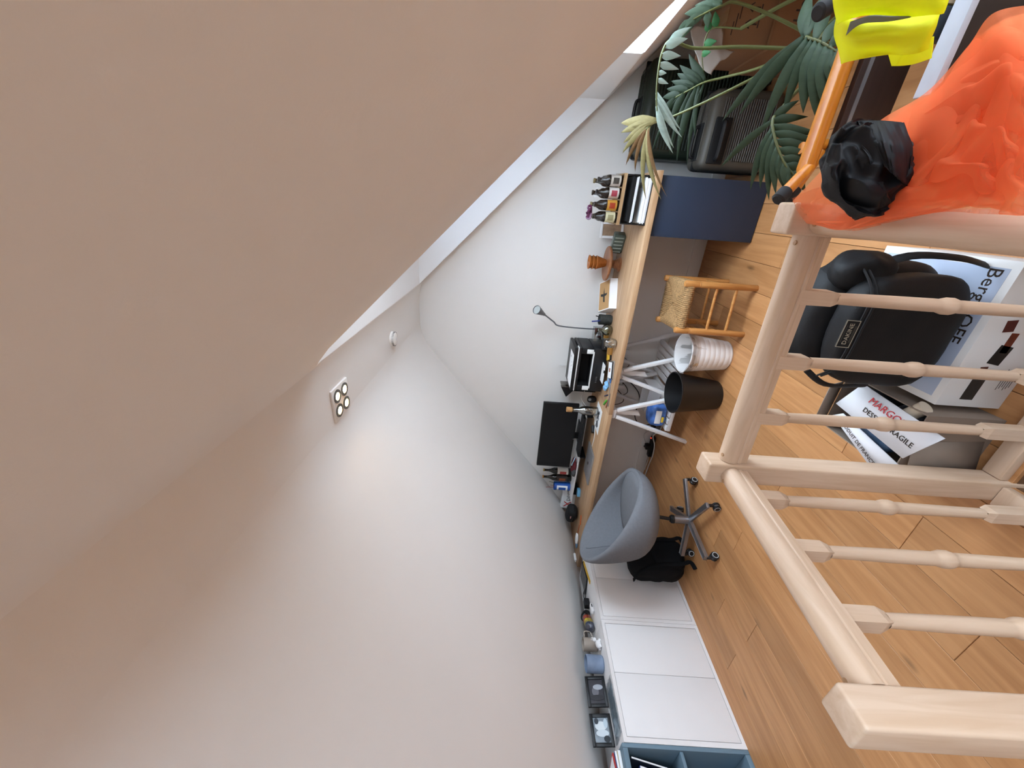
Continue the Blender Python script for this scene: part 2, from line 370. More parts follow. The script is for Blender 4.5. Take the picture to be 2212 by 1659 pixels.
handrail((.005, .967, .902), (.005, -.9, .902), beech_y)
bm = B(); h = .0185
def sq(z, s): return [bm.verts.new((a*s, b*s, z)) for a, b in ((-1, -1), (1, -1), (1, 1), (-1, 1))]
box(bm, (0, 0, .812), (.037, .037, .09)); 
def pyr(z0, z1, r):
    a = [bm.verts.new((x*h, y*h, z0)) for x, y in ((-1, -1), (1, -1), (1, 1), (-1, 1))]
    b = []
    for x, y in ((-1, -1), (1, -1), (1, 1), (-1, 1)): b.append(bm.verts.new((x*r*.72, y*r*.72, z1)))
    for i in range(4): bm.faces.new((a[i], a[(i+1) % 4], b[(i+1) % 4], b[i]))
pyr(.767, .748, .017)
lathe(bm, [(.0155, .752), (.0150, .745), (.0158, .70), (.0170, .60), (.0175, .50), (.0172, .487), (.0165, .481), (.0192, .474), (.0222, .462), (.0222, .447), (.0195, .438), (.0168, .434), (.0172, .42), (.0165, .36), (.0155, .25), (.0150, .172)], n=20)
pyr(.152, .172, .017); box(bm, (0, 0, .091), (.037, .037, .122))
bal0 = P('baluster', bm, beech, rail, smooth=40); first = True
for x, y in [(-.174, .985), (-.352, .977), (-.528, .970), (-.735, .843), (-.742, .672), (-.748, .505), (.005, .82), (.005, .64), (.005, .46)]:
    o = bal0 if first else dup(bal0, rail); first = False; o.location = (x-ro.x, y-ro.y, .0)
for a, b in (((-.687, .945, 0), (-.03, .998, .03)), ((-.77, .37, 0), (-.70, .93, .03)), ((-.03, .1, 0), (.04, .967, .03))):
    bm = B(); bx2(bm, Vector(a)-ro, Vector(b)-ro, .004); P('bottom_rail', bm, beech_x, rail)
# ================================================================== desk and fitted furniture
DZ = .738
bm = B(); bx2(bm, (-1.553, 2.70, DZ-.035), (.235, 3.372, DZ), .002); tag(P('desktop', bm, oak_desk, loc=None), 'light oak desktop slab over the dark blue drawer unit, printer standing on it', 'desktop')
bm = B(); bx2(bm, (-3.44, 2.70, DZ-.035), (-1.556, 3.372, DZ), .002); tag(P('desktop', bm, oak_desk), 'light oak desktop slab reaching the sloped wall, monitor and laptop on it', 'desktop')
du = T('drawer_unit', 'dark navy blue storage unit under the desk end', 'drawer unit', (.03, 2.735, 0))
navy = mat('navy_lacquer', '#273449', .5, var=.02)
bm = B(); bx2(bm, (-.18, .016, .0), (.18, .58, DZ-.036), .002); P('body', bm, navy, du)
bm = B(); bx2(bm, (-.182, 0, .004), (.182, .0155, DZ-.038), .0015); P('front_panel', bm, navy, du)
FX = -2.872
def cabinet(y0, y1, ds, label):
    t = T('sideboard_cabinet', label, 'cabinet', (FX, (y0+y1)/2, 0)); yc = (y0+y1)/2
    bm = B(); bx2(bm, (-.50, y0-yc, 0), (-.019, y1-yc, .75), .0015); 
    for a, b, c, d in ((y0, y0+.026, 0, .75), (y1-.026, y1, 0, .75), (y0+.026, y1-.026, .727, .75), (y0+.026, y1-.026, 0, .022)):
        bx2(bm, (-.0195, a-yc, c), (0, b-yc, d))
    P('body', bm, lacq, t)
    for a, b in ds:
        bm = B(); bx2(bm, (-.018, a-yc+.0012, .0245), (-.001, b-yc-.0012, .7245), .0015); P('door', bm, lacq, t)
    return t
cabinet(1.068, 1.800, [(1.096, 1.440), (1.440, 1.772)], 'white two-door cabinet beside the blue open shelf')
cabinet(1.802, 2.52, [(1.830, 2.163), (2.163, 2.492)], 'white two-door cabinet behind the black backpack, next to the desk')
sh = T('open_shelf', 'grey blue open shelf unit at the end of the white cabinets', 'shelf', (FX, .72, 0))
teal = mat('blue_lacquer', '#6d8594', .55, var=.02)
for n, a, b in (('side_panel', (-.42, .325, 0), (-.0, .346, .765)), ('side_panel', (-.42, -.346, 0), (0, -.325, .765)), ('top_panel', (-.42, -.324, .735), (0, .324, .765)), ('bottom_panel', (-.42, -.324, 0), (0, .324, .03)), ('shelf_board', (-.41, -.324, .40), (-.012, .324, .42)), ('back_panel', (-.42, -.324, .031), (-.41, .324, .734))):
    bm = B(); bx2(bm, a, b, .002); P(n, bm, teal, sh)
def book(x, y, z, tx, w, h, m, label, tilt=0, group=None, rz=0):
    t = T('book', label, 'book', (x, y, z), rz, group)
    R = Matrix.Rotation(tilt, 3, 'X')
    bm = B(); box(bm, R @ Vector((0, 0, h/2)), (w, tx, h), R, .0015); P('cover', bm, m, t)
    bm = B(); box(bm, R @ Vector((.0035, 0, h/2)), (w-.002, tx-.005, h-.006), R); P('pages', bm, paper, t); return t
for i, (c, hgt, tx, til, lb) in enumerate([('#1d2430', .295, .012, -.20, 'dark blue magazine leaning in the upper shelf compartment, next to the side panel'), ('#23346e', .255, .022, -.22, 'royal blue book leaning behind the dark magazine on the blue shelf'), ('#d8cfc4', .25, .018, -.22, 'cream book on the blue shelf, leaning on the royal blue one'), ('#8d4a3a', .245, .02, -.22, 'reddish brown book on the blue shelf, behind the cream one')]):
    book(FX-.15, .96-i*.03-(.0 if i == 0 else .01), .4225, tx, .20, hgt, mat('book_%d' % i, c, .5, var=.1), lb, til)
for i, (c, lb, t_) in enumerate([('#d9c9a8', 'cream book lying lowest on top of the blue shelf', .018), ('#3d5f8f', 'blue book lying between two others on top of the blue shelf', .014), ('#b8433c', 'red edged white brochure lying uppermost on the blue shelf', .010)]):
    z = .766+(0, .0185, .033)[i]
    t = T('book', lb, 'book', (FX-.17, .90-.01*i, z), .12*i)
    bm = B(); bx2(bm, (-.11, -.15, 0), (.11, .15, t_), .001); P('cover', bm, mat('flatbook_%d' % i, c, .5, var=.05), t)
    if i == 2:
        bm = B(); bx2(bm, (-.10, -.14, t_), (.10, .14, t_+.0008)); P('front_sheet', bm, paper, t)
        bm = B(); lathe(bm, [(.03, t_+.001), (.05, t_+.001), (.05, t_+.0016), (.03, t_+.0016)], (0, -.02, 0)); P('printed_emblem', bm, steel, t)
    else:
        bm = B(); bx2(bm, (-.107, -.147, .0015), (.111, .1505, t_-.0015)); P('pages', bm, paper, t)
# ---- trestles
def trestle(x, y, label):
    t = T('desk_trestle', label, 'trestle', (x, y, 0)); m = lacq; D = .50; top = DZ-.036
    for yy in (0, D):
        for s in (-1, 1):
            a = Vector((s*.030, yy, .66)); b = Vector((s*.242, yy, .0)); d = (b-a); ang = math.atan2(d.x, -d.z)
            bm = B(); box(bm, (a+b)/2, (.026, .036, d.length), Matrix.Rotation(-ang, 3, 'Y'), .002)
            P('leg', bm, m, t)
        bm = B(); prism(bm, [(-.02, .665), (.02, .665), (.02, .47), (-.02, .445)], XZ, yy+.02, yy+.042); P('post', bm, m, t)
        bm = B(); bx2(bm, (-.158, yy+.019, .155), (.158, yy+.036, .185), .001); P('shelf_rail', bm, m, t)
    bm = B(); bx2(bm, (-.04, -.02, .667), (.04, D+.07, top-.0005), .002); P('top_beam', bm, m, t)
    for q in (-.132, -.066, 0, .066, .132):
        bm = B(); bx2(bm, (q-.024, .02, .186), (q+.024, D+.04, .198), .001); P('slat', bm, m, t)
    return t
trA = trestle(-1.558, 2.742, 'white trestle with slatted shelf below the joint of the two desktops')
trB = trestle(-1.214, 2.80, 'white trestle with slatted shelf below the printer, behind the white bin')
# ================================================================== floor things
def bin_(name, label, x, y, r0, r1, h, m, ribs=False):
    t = T(name, label, 'waste bin', (x, y, 0)); bm = B()
    prof = [(0, .004), (r0-.004, .004), (r1-.004, h)] + [(r1+.004, h), (r1+.005, h-.006), (r1, h-.012)]
    if ribs:
        for k in range(7, -1, -1):
            zz = .02+(h-.05)*k/7; r = r0+(r1-r0)*zz/h; prof += [(r, zz+.004), (r-.0016, zz), (r, zz-.004)]
    prof += [(r0+.001, .006), (r0-.004, 0), (0, 0)]
    lathe(bm, prof, n=44); P('shell', bm, m, t, smooth=50)
    return t
wb = bin_('waste_bin', 'white ribbed plastic waste bin lined with a clear bag', -.925, 2.60, .105, .142, .315, mat('white_plastic', '#ece8e6', .4), True)
bm = B(); lathe(bm, [(.05, .03), (.10, .03), (.134, .27), (.143, .318), (.147, .312), (.146, .27)], n=40)
for v in bm.verts: v.co += Vector(noise.noise_vector(v.co*22))*.008*(1 if v.co.z > .05 else .3)*Vector((1, 1, 1)).length/1.73
P('bin_liner', bm, clear('clear_film', '#f2f2f2', .25, .15), wb, smooth=60)
bin_('waste_bin', 'plain black plastic waste bin standing left of the white one', -1.232, 2.55, .108, .155, .33, mat('bin_black', '#1b1a1b', .42, var=.05))
# ---- rush stool
stl = T('rush_stool', 'low varnished wooden stool with woven rush seat', 'stool', (-.58, 2.67, 0), math.radians(4.5))
stw = wood('stool_wood', '#c98e50', '#b0743c', 2, 2.2, .35)
lx, ly = .155, .182
for sx in (-1, 1):
    for sy in (-1, 1):
        bm = B(); lathe(bm, [(0, 0), (.0185, 0), (.0205, .004), (.022, .30), (.022, .372), (.0205, .376), (.022, .380), (.0205, .384), (.022, .388), (.022, .468), (.018, .476), (0, .478)], (sx*lx, sy*ly, 0), 18)
        P('leg', bm, stw, stl)
for sy in (-1, 1):
    for z in (.13, .26): bm = B(); cyl(bm, (-lx, sy*ly, z), (lx, sy*ly, z), .0095); P('rung', bm, stw, stl)
for sx in (-1, 1):
    for z in (.17, .30): bm = B(); cyl(bm, (sx*lx, -ly, z), (sx*lx, ly, z), .0095); P('rung', bm, stw, stl)
rush = mat('rush', '#a07c52', .8, var=.55, scale=90, bump=.4, bscale=200)
bm = B(); N = 22
for k in range(N):
    q = -1+2*(k+.5)/N
    for sgn in (-1, 1):
        # cords over the front / back rails, then over the side rails
        x = q*(lx-.015); yi = sgn*(ly)*abs(q)*.96; zz = .435+.012*(1-abs(q))
        o_ = sgn*(ly+.017)
        tube(bm, [(x, sgn*(ly-.006), .405), (x, o_, .425), (x, sgn*(ly+.006), .452), (x, sgn*ly*.8 if abs(yi) < ly*.8 else yi, .452), (x, yi, zz)], .0072, 6)
        y = q*(ly-.015); xi = sgn*lx*abs(q)*.96; o_ = sgn*(lx+.017)
        tube(bm, [(sgn*(lx-.006), y, .40), (o_, y, .42), (sgn*(lx+.006), y, .447), (sgn*lx*.8 if abs(xi) < lx*.8 else xi, y, .45), (xi, y, zz)], .0080, 6)
P('rush_seat', bm, rush, stl, smooth=60)
# ---- swivel tub chair
ch = T('swivel_chair', 'grey felt tub chair on a five-star swivel base with castors', 'chair', (-2.165, 2.185, 0))
FACE = math.radians(22)
felt = mat('grey_felt', '#75777c', .95, var=.06, scale=60, bump=.25, bscale=420, spec=.2)
def rim(a): # height of the rim round the shell, a = 0 at the open front
    t = (1-math.cos(a))/2; return .50+.37*t**1.15
def shell_pt(a, s):
    ca, sa = math.cos(a), math.sin(a); back = (1-ca)/2; zr = rim(a); Rr = .335+.0*back
    k = [(0, .335), (.12, .338), (.22, .352), (.30, .39), (Rr-.01, .46)]
    return None
bm = B(); NA = 56; rings = []
for i in range(NA):
    a = 2*math.pi*i/NA; ca, sa = math.cos(a), math.sin(a); back = (1-ca)/2; zr = rim(a); R_ = .33+.015*back
    lean = -.07*back
    pr = [(.10, .335, 0), (.20, .345, 0), (.275, .385, .1), (R_-.012, .44, .2), (R_, .47+.2*(zr-.47)*.5, .35), (R_+.008, .47+(zr-.47)*.62, .75), (R_-.004, zr-.022, 1), (R_-.018, zr-.002, 1), (R_-.036, zr-.004, 1), (R_-.052, zr-.03, .98), (R_-.060, max(zr-.10, .455), .8), (R_-.068, .455, .3), (.20, .45, .1)]
    ring = []
    for r, z, l in pr:
        x = r*ca+lean*l*(z > .44); y = r*sa*1.02
        ring.append(bm.verts.new((x, y, z)))
    rings.append(ring)
for i in range(NA):
    a, b = rings[i], rings[(i+1) % NA]
    for k in range(len(a)-1): bm.faces.new((a[k], b[k], b[k+1], a[k+1]))
bm.faces.new([r[0] for r in rings][::-1]); bm.faces.new([r[-1] for r in rings])
for v in bm.verts: v.co = rotz(FACE) @ v.co+Vector((.03, .03, .06))
shell = P('shell', bm, felt, ch, smooth=70); sub = shell.modifiers.new('smooth', 'SUBSURF'); sub.levels = 1; sub.render_levels = 1
bm = B(); lathe(bm, [(0, .45), (.24, .45), (.262, .46), (.268, .485), (.255, .505), (.20, .512), (0, .516)], n=48)
for v in bm.verts:
    v.co.x = v.co.x*1.03+.035; v.co = rotz(FACE) @ v.co+Vector((.03, .03, .06))
P('seat_cushion', bm, felt, ch, smooth=70)
seam = []
for i in range(12):
    zz = .53+.027*i; seam.append(rotz(FACE) @ Vector((-.264-.066*min(1, (zz-.45)/.35), 0, zz))+Vector((.03, .03, .06)))
bm = B(); tube(bm, seam, .0022, 5); P('back_seam', bm, mat('seam_thread', '#5a5c61', .9), shell)
bm = B(); cyl(bm, (0, 0, .25), (.01, .01, .39), .014); P('gas_lift', bm, black, ch)
bm = B(); cyl(bm, (0, 0, .08), (0, 0, .225), .030); hubp = P('hub', bm, steel, ch); bm = B(); lathe(bm, [(0, .25), (.022, .25), (.033, .238), (.033, .222)]); P('hub_collar', bm, black, hubp)
bm = B(); lathe(bm, [(0, .397), (.11, .397), (.11, .38), (.03, .36), (0, .36)], (.02, .02, 0)); P('seat_plate', bm, black, ch)
for ang in (47, 119, 191, 263, 335):
    a = math.radians(ang); R = rotz(a); bm = B()
    box(bm, R @ Vector((.17, 0, .096)), (.30, .040, .022), R, .003); P('base_arm', bm, steel, ch)
    c = R @ Vector((.315, 0, 0)); ca = a+math.radians(70+ang % 50)
    cst = P('castor', lathe(B(), [(0, .055), (.012, .055), (.012, .085), (.005, .088), (0, .088)], c), black, ch)
    ax = Vector((math.cos(ca), math.sin(ca), 0)); f_ = Vector((0, 0, 1)).cross(ax)
    for s in (-1, 1):
        M_ = Matrix((f_, Vector((0, 0, 1)), ax)).transposed(); o_ = c+f_*.012+ax*s*.013+Vector((0, 0, .0275))
        bm = B(); lathe(bm, [(0, -.010), (.022, -.010), (.0275, -.006), (.0275, .006), (.022, .010), (0, .010)], o_, 20, M_); wh = P('wheel', bm, black, cst)
        bm = B(); lathe(bm, [(.017, -.0108), (.0215, -.0108), (.0215, .0108), (.017, .0108), (.017, -.0108)], o_, 20, M_); P('wheel_ring', bm, mat('grey_rubber', '#b9b9b9', .5), wh)
# ---- soft bags
def soft(bm, c, s, e=3.2, amp=.012, fr=7, R=None, n=18, seed=0, taper=0):
    v0 = len(bm.verts); g = bmesh.ops.create_icosphere(bm, subdivisions=4, radius=1)
    for v in g['verts']:
        d = v.co.normalized(); k = (abs(d.x)**e+abs(d.y)**e+abs(d.z)**e)**(-1/e); p = d*k
        tp = 1-taper*(p.z*.5+.5)
        p = Vector((p.x*s[0]/2*tp, p.y*s[1]/2*tp, p.z*s[2]/2))
        p += d*amp*(noise.noise((p+Vector((seed, seed*2, 0)))*fr)+.5*noise.noise((p+Vector((seed, 0, 3)))*fr*2.3))
        v.co = (R @ p if R else p)+Vector(c)
    return bm
cordura = mat('black_cordura', '#0e0e10', .85, var=.2, scale=40, bump=.3, bscale=500, spec=.25)
bag = T('backpack', 'black backpack slumped on the floor against the white cabinet', 'backpack', (-2.675, 2.21, 0))
R = Matrix.Rotation(-.16, 3, 'Y')
bm = B(); soft(bm, (-.03, .03, .235), (.26, .36, .46), 3.4, .02, 8, R, seed=3, taper=.12); P('main_compartment', bm, cordura, bag, smooth=80)
bm = B(); soft(bm, (.075, .02, .16), (.12, .29, .27), 3, .015, 9, R, seed=5); P('front_pocket', bm, cordura, bag, smooth=80)
bm = B(); tube(bm, path([(-.07, .11, .45), (-.06, .14, .51), (-.05, .09, .52), (-.06, .05, .455)]), .009, 8, flat=.5); P('grab_handle', bm, cordura, bag)
for y in (-.11, .13):
    bm = B(); tube(bm, path([(-.12, y, .43), (.02, y-.02, .40), (.125, y-.03, .28), (.15, y-.03, .10), (.14, y, .02), (.16, y-.08, .018)]), .016, 8, flat=.3); P('strap', bm, cordura, bag)
# ---- under the desk: power strips, cables, blue bag
wcab = mat('white_cable', '#d9d6d2', .5)
def cable(name, pts, r, m, label): return tag(P(name, tube(B(), path(pts, 5), r, 6), m, smooth=60), label, 'cable')
def strip(x, y, m, label, n=4, rz=0, l=.30):
    t = T('power_strip', label, 'power strip', (x, y, 0), rz); bm = B(); bx2(bm, (-l/2, -.026, 0), (l/2, .026, .042), .006); b_ = P('housing', bm, m, t)
    for k in range(n):
        bm = B(); lathe(bm, [(.014, .0425), (.020, .0425), (.020, .044), (.014, .044)], (-l/2+.05+k*(l-.09)/(n-1), 0, 0), 16); P('socket', bm, blackm, b_)
    bm = B(); box(bm, (l/2-.018, 0, .045), (.014, .02, .008), None, .002); P('switch', bm, mat('switch_red', '#c8392c', .4, emit=('#ff5030', .6)), b_)
    return t
strip(-1.93, 3.30, mat('grey_plastic', '#7b7774', .5), 'grey power strip with black plugs on the floor below the monitor', 4, .02)
strip(-2.26, 3.31, black, 'black power strip with red switch on the floor under the left desktop', 3, .05, .24)
for k, x in enumerate((-1.86, -1.98, -2.26)):
    t = T('power_plug', ['black adapter plugged into the grey power strip, nearer the trestle', 'black plug in the grey power strip with a loose black cable', 'black plug on the black power strip'][k], 'plug', (x, 3.30+.005*(k == 2), .0445))
    bm = B(); bx2(bm, (-.026, -.03, 0), (.026, .03, .045), .006); P('body', bm, black, t); bm = B(); cyl(bm, (0, 0, .045), (0, 0, .06), .008, .005); P('cable_boot', bm, black, t)
cable('power_cable', [(-1.98, 3.30, .10), (-2.0, 3.30, .20), (-1.90, 3.33, .27), (-1.75, 3.345, .25), (-1.62, 3.35, .30), (-1.45, 3.34, .50), (-1.36, 3.34, .69)], .005, black, 'black cable hanging behind the trestles down to the grey power strip')
cable('power_cable', [(-1.80, 3.28, .012), (-1.84, 3.245, .008), (-2.0, 3.24, .01), (-2.10, 3.27, .05), (-2.20, 3.25, .02), (-2.33, 3.25, .008), (-2.45, 3.27, .008), (-2.7, 3.30, .008)], .006, wcab, 'white cable looping round the power strips on the floor')
cable('power_cable', [(-2.05, 3.32, .05), (-2.12, 3.33, .12), (-2.2, 3.33, .10), (-2.3, 3.33, .04), (-2.42, 3.33, .008), (-2.6, 3.34, .008)], .005, wcab, 'thin white cable running behind the black power strip')
for i, (x, z0, z1, lb) in enumerate([(-1.18, .45, .70, 'dark cable drooping below the printer, rightmost of the hanging cables'), (-1.38, .46, .60, 'dark cable hanging behind the right trestle'), (-1.46, .40, .56, 'dark cable looping between the two trestles'), (-1.56, .42, .57, 'dark cable hanging behind the left trestle')]):
    cable('hanging_cable', [(x, 3.34, .70), (x-.02, 3.33, z1), (x-.10, 3.32, z0+.04), (x-.19, 3.33, z0), (x-.24, 3.34, z1*.9), (x-.22, 3.345, .70)], .0035, mat('cable_brown', '#3a2b24', .6), lb)
bag2 = T('plastic_pack', 'blue and white plastic wrapped pack lying on the trestle shelf', 'pack', (-1.60, 2.86, .1985), .1)
bm = B(); soft(bm, (0, 0, .075), (.20, .17, .14), 4, .01, 14, seed=9); P('wrapping', bm, mat('blue_film', '#4c79c4', .25, var=.5, scale=18), bag2, smooth=80)
bm = B(); box(bm, (-.02, -.088, .045), (.05, .004, .02), None, .001); P('yellow_label', bm, mat('label_yellow', '#e8c83a', .5), bag2)
bm = B(); box(bm, (.0, -.086, .085), (.12, .006, .05), None, .002); P('white_print', bm, paper, bag2)
tr = T('plastic_tray', 'white plastic tray standing on the trestle shelf behind the blue pack', 'tray', (-1.56, 3.12, .1985))
bm = B()
for a, b in (((-.13, -.09, 0), (.13, .09, .006)), ((-.13, -.09, .006), (.13, -.084, .11)), ((-.13, .084, .006), (.13, .09, .11)), ((-.13, -.084, .006), (-.124, .084, .11)), ((.124, -.084, .006), (.13, .084, .11))): bx2(bm, a, b)
P('tray_body', bm, lacq, tr)
# ---- suitcases and boxes under the skylight
def suitcase(name, label, x0, x1, y0, y1, h, m, rib, handle_x, front=False):
    t = T(name, label, 'suitcase', ((x0+x1)/2, (y0+y1)/2, 0)); w, d = x1-x0, y1-y0
    bm = B(); bx2(bm, (-w/2, -d/2, .02), (w/2, d/2, h), .05, 4); P('shell', bm, m, t)
    bm = B(); nn = int((h-.14)/rib)
    for k in range(nn+1): # raised ribs round the front and top
        z = .08+k*(h-.15)/nn; box(bm, (0, -d/2-.003, z), (w-.11, .012, rib*.5), None, .002, 1)
    for k in range(9):
        y = -d/2+.06+k*(d-.12)/8
        if abs(y) > .03: box(bm, (0, y, h+.001), (w-.11, rib*.5, .006), None, .0018, 1)
    P('ribs', bm, m, t)
    bm = B(); bx2(bm, (-w/2-.002, -.006, .02), (w/2+.002, .006, h+.003), .004, 1); P('zip_seam', bm, blackm, t)
    if front:
        bm = B(); box(bm, (handle_x, -d/2-.006, h-.085), (.25, .016, .10), None, .007, 3); hp = P('handle_plate', bm, blackm, t)
        bm = B(); tube(bm, path([(handle_x-.10, -d/2-.012, h-.085), (handle_x-.085, -d/2-.034, h-.085), (handle_x, -d/2-.038, h-.085), (handle_x+.085, -d/2-.034, h-.085), (handle_x+.10, -d/2-.012, h-.085)]), .014, 8); P('grip', bm, black, hp)
    bm = B(); box(bm, (handle_x, -.02, h+.004), (.21, .07, .012), None, .005); hp = P('handle_plate', bm, blackm, t)
    bm = B(); tube(bm, path([(handle_x-.085, -.02, h+.008), (handle_x-.075, -.02, h+.034), (handle_x, -.02, h+.040), (handle_x+.075, -.02, h+.034), (handle_x+.085, -.02, h+.008)]), .011, 8); P('grip', bm, black, hp)
    for sx in (-1, 1):
        bm = B(); box(bm, (sx*(w/2-.08), -d/2+.04, .012), (.05, .04, .024), None, .004); P('foot', bm, black, t)
suitcase('suitcase', 'large dark green hard-shell suitcase against the gable wall', .335, .90, 3.07, 3.355, .80, mat('green_shell', '#20281f', .38, var=.1), .022, -.02)
suitcase('suitcase', 'small ribbed brown grey suitcase lying on its side, black handle on its side', .262, .70, 2.80, 3.05, .455, mat('taupe_shell', '#4d4840', .45, var=.08), .014, -.06, True)
kraft = mat('kraft_board', '#6b4527', .85, var=.06, scale=5, bump=.05); ink = mat('print_ink', '#2b1c12', .8); kraft2 = mat('kraft_board_pale', '#77553a', .85, var=.06, scale=5)
def carton(label, x0, x1, y0, y1, z0, z1, m=kraft):
    t = T('cardboard_box', label, 'box', ((x0+x1)/2, (y0+y1)/2, z0)); w, d, h = x1-x0, y1-y0, z1-z0
    bm = B(); bx2(bm, (-w/2, -d/2, 0), (w/2, d/2, h-.0025), .002); P('body', bm, m, t)
    for s in (-1, 1):
        bm = B(); bx2(bm, (s*.001, -d/2, h-.0025), (s*w/2, d/2, h), .0008); P('flap', bm, m, t)
    bm = B(); bx2(bm, (-.025, -d/2-.0006, h), (.025, d/2+.0006, h+.0006)); P('tape', bm, mat('brown_tape', '#7d5a35', .3), t)
    return t, w, d, h
t, w_, d_, h_ = carton('large brown cardboard box beside the suitcases, handling words printed on it', .735, 1.16, 2.36, 2.74, 0, .44)
text('printed_text', 'Handle', .075, ink, t, basis((.0, -d_/2-.0004, .33), (1, 0, 0), (0, 0, 1)), .0003)
text('printed_text', 'with care', .05, ink, t, basis((-.02, -d_/2-.0004, .25), (1, 0, 0), (0, 0, 1)), .0003)
t, w_, d_, h_ = carton('smaller brown cardboard box with two up arrows, stacked on the large one', .745, .98, 2.38, 2.72, .441, .66, kraft2)
bm = B()
for x in (-.03, .03):
    for z in (.10,): box(bm, (x, -d_/2-.0006, z), (.006, .001, .05)); box(bm, (x-.009, -d_/2-.0006, z+.018), (.005, .001, .026), Matrix.Rotation(.6, 3, 'Y')); box(bm, (x+.009, -d_/2-.0006, z+.018), (.005, .001, .026), Matrix.Rotation(-.6, 3, 'Y'))
box(bm, (0, -d_/2-.0006, .068), (.085, .001, .006)); P('printed_arrows', bm, ink, t)
bm = B()
for k in range(3): box(bm, (-.05+.03*k, -d_/2-.0006, .185-.012*k), (.05, .001, .004))
P('printed_lines', bm, ink, t)
ctl = [[at(1490, 60, y=2.37), at(1505, 130, y=2.34), at(1535, 165, y=2.33)], [at(1520, 55, y=2.37), at(1530, 110, y=2.33), at(1550, 140, y=2.32)], [at(1560, 60, y=2.37), at(1565, 105, y=2.34), at(1588, 112, y=2.33)]]
f_ = surf(ctl); bm = B(); grid(bm, lambda u, v: f_(u, v)+Vector(noise.noise_vector(f_(u, v)*25))*.010, 14, 14)
tag(P('plastic_sheet', bm, mat('milky_plastic', '#9d958e', .4), smooth=25, solid=.0015), 'crumpled whitish plastic sheet hanging from the cardboard box edge', 'plastic sheet')
# ================================================================== things on the right desktop
org = T('letter_tray', 'black letter tray stack holding white paper, under the bottle carton', 'tray', (.058, 2.93, DZ))
bm = B()
for z in (.0, .085): 
    bx2(bm, (-.15, -.175, z), (.15, .16, z+.004)); bx2(bm, (-.15, -.175, z+.004), (-.146, .16, z+.045)); bx2(bm, (.146, -.175, z+.004), (.15, .16, z+.045)); bx2(bm, (-.146, .156, z+.004), (.146, .16, z+.045))
for x in (-.146, .146):
    for y in (-.15, .14): bx2(bm, (x-.004, y-.01, .0), (x+.004, y+.01, .165))
P('tray_body', bm, black, org); bm = B(); bx2(bm, (-.148, -.15, .162), (.148, .16, .166)); P('lid', bm, black, org)
for i, (z, h, lb, m) in enumerate([(.0045, .045, 'thick stack of white paper in the lower tray', paper), (.0895, .016, 'white edged booklets in the upper tray', paper), (.106, .022, 'dark magazine bundle in the upper tray', blackm)]):
    bm = B()
    n = max(2, int(h/.006))
    for k in range(n):
        o = rng.uniform(-.006, .006); bx2(bm, (-.135+o, -.17+rng.uniform(0, .008), z+k*h/n), (.135+o, .13, z+(k+.93)*h/n))
    tag(P('paper_stack', bm, m, loc=(.058, 2.93, DZ)), lb, 'papers')
crt = T('bottle_carton', 'pale wooden tray carrying cellophane wrapped beer bottles', 'bottle tray', (.057, 2.905, DZ+.1665))
bm = B(); bx2(bm, (-.155, -.125, 0), (.155, .125, .008), .001)
for a, b in (((-.155, -.125, .008), (.155, -.119, .022)), ((-.155, .119, .008), (.155, .125, .022)), ((-.155, -.119, .008), (-.149, .119, .022)), ((.149, -.119, .008), (.155, .119, .022))): bx2(bm, a, b)
P('tray', bm, wood('pine', '#cfae84', '#bb9568', 0, 2, .6), crt)
f_ = lambda u, v: Vector(((-.15+.3*u)*(1-.25*v*v), -.128+.03*v*v+.006*noise.noise(Vector((u*9, v*9, 1))), .008+.19*v))
bm = B(); grid(bm, f_, 20, 12)
grid(bm, lambda u, v: Vector((-.153+.035*v*v, -.128+.25*u+.004*noise.noise(Vector((u*9, v*9, 4))), .008+.19*v)), 14, 12)
grid(bm, lambda u, v: Vector((.153-.035*v*v, -.128+.25*u+.004*noise.noise(Vector((u*9, v*9, 7))), .008+.19*v)), 14, 12)
P('cellophane', bm, clear('cellophane', '#fbfbfb', .05, .05), crt, smooth=30)
bm = B()
for k in range(4):
    a = k*1.6; tube(bm, path([(-.09, -.10, .20), (-.09+.03*math.cos(a), -.10+.02*math.sin(a), .225), (-.09+.045*math.cos(a+.5), -.10+.02*math.sin(a+.5), .205), (-.09, -.10, .2)], 4), .004, 6, flat=2.2)
P('bow', bm, mat('purple_ribbon', '#5b2748', .35), crt)
brown_glass = mat('brown_glass', '#1d120c', .12, spec=.7)
def bottle(x, y, z, h, r, lab, cap, label, group=None, glassm=None, neck=.42, parent_kind='bottle'):
    t = T('bottle', label, 'bottle', (x, y, z), 0, group); s = h/.23; rr = r
    bm = B(); lathe(bm, [(0, 0), (rr*.9, 0), (rr, .006*s), (rr, .128*s), (rr*.93, .145*s), (rr*neck*1.35, .170*s), (rr*neck, .188*s), (rr*neck*.92, .215*s), (rr*neck*1.05, .218*s), (rr*neck*1.05, h-.004), (0, h-.004)], n=22); P('glass', bm, glassm or brown_glass, t, smooth=50)
    bm = B(); lathe(bm, [(0, h), (rr*neck*1.1, h), (rr*neck*1.18, h-.006), (rr*neck*1.15, h-.012)], n=18); P('cap', bm, mat('cap_'+cap, cap, .35, .3), t)
    bm = B(); lathe(bm, [(rr+.0006, .032*s), (rr+.0006, .118*s)], n=22); lb = P('paper_label', bm, mat('label_'+lab[0], lab[0], .6), t)
    if len(lab) > 1:
        bm = B()
        f2 = lambda u, v: Vector(((rr+.0011)*math.sin(-.62+1.1*u), -(rr+.0011)*math.cos(-.62+1.1*u), (.048+.05*v)*s)); grid(bm, f2, 8, 2); P('label_print', bm, mat('print_'+lab[1], lab[1], .6), lb)
    return t
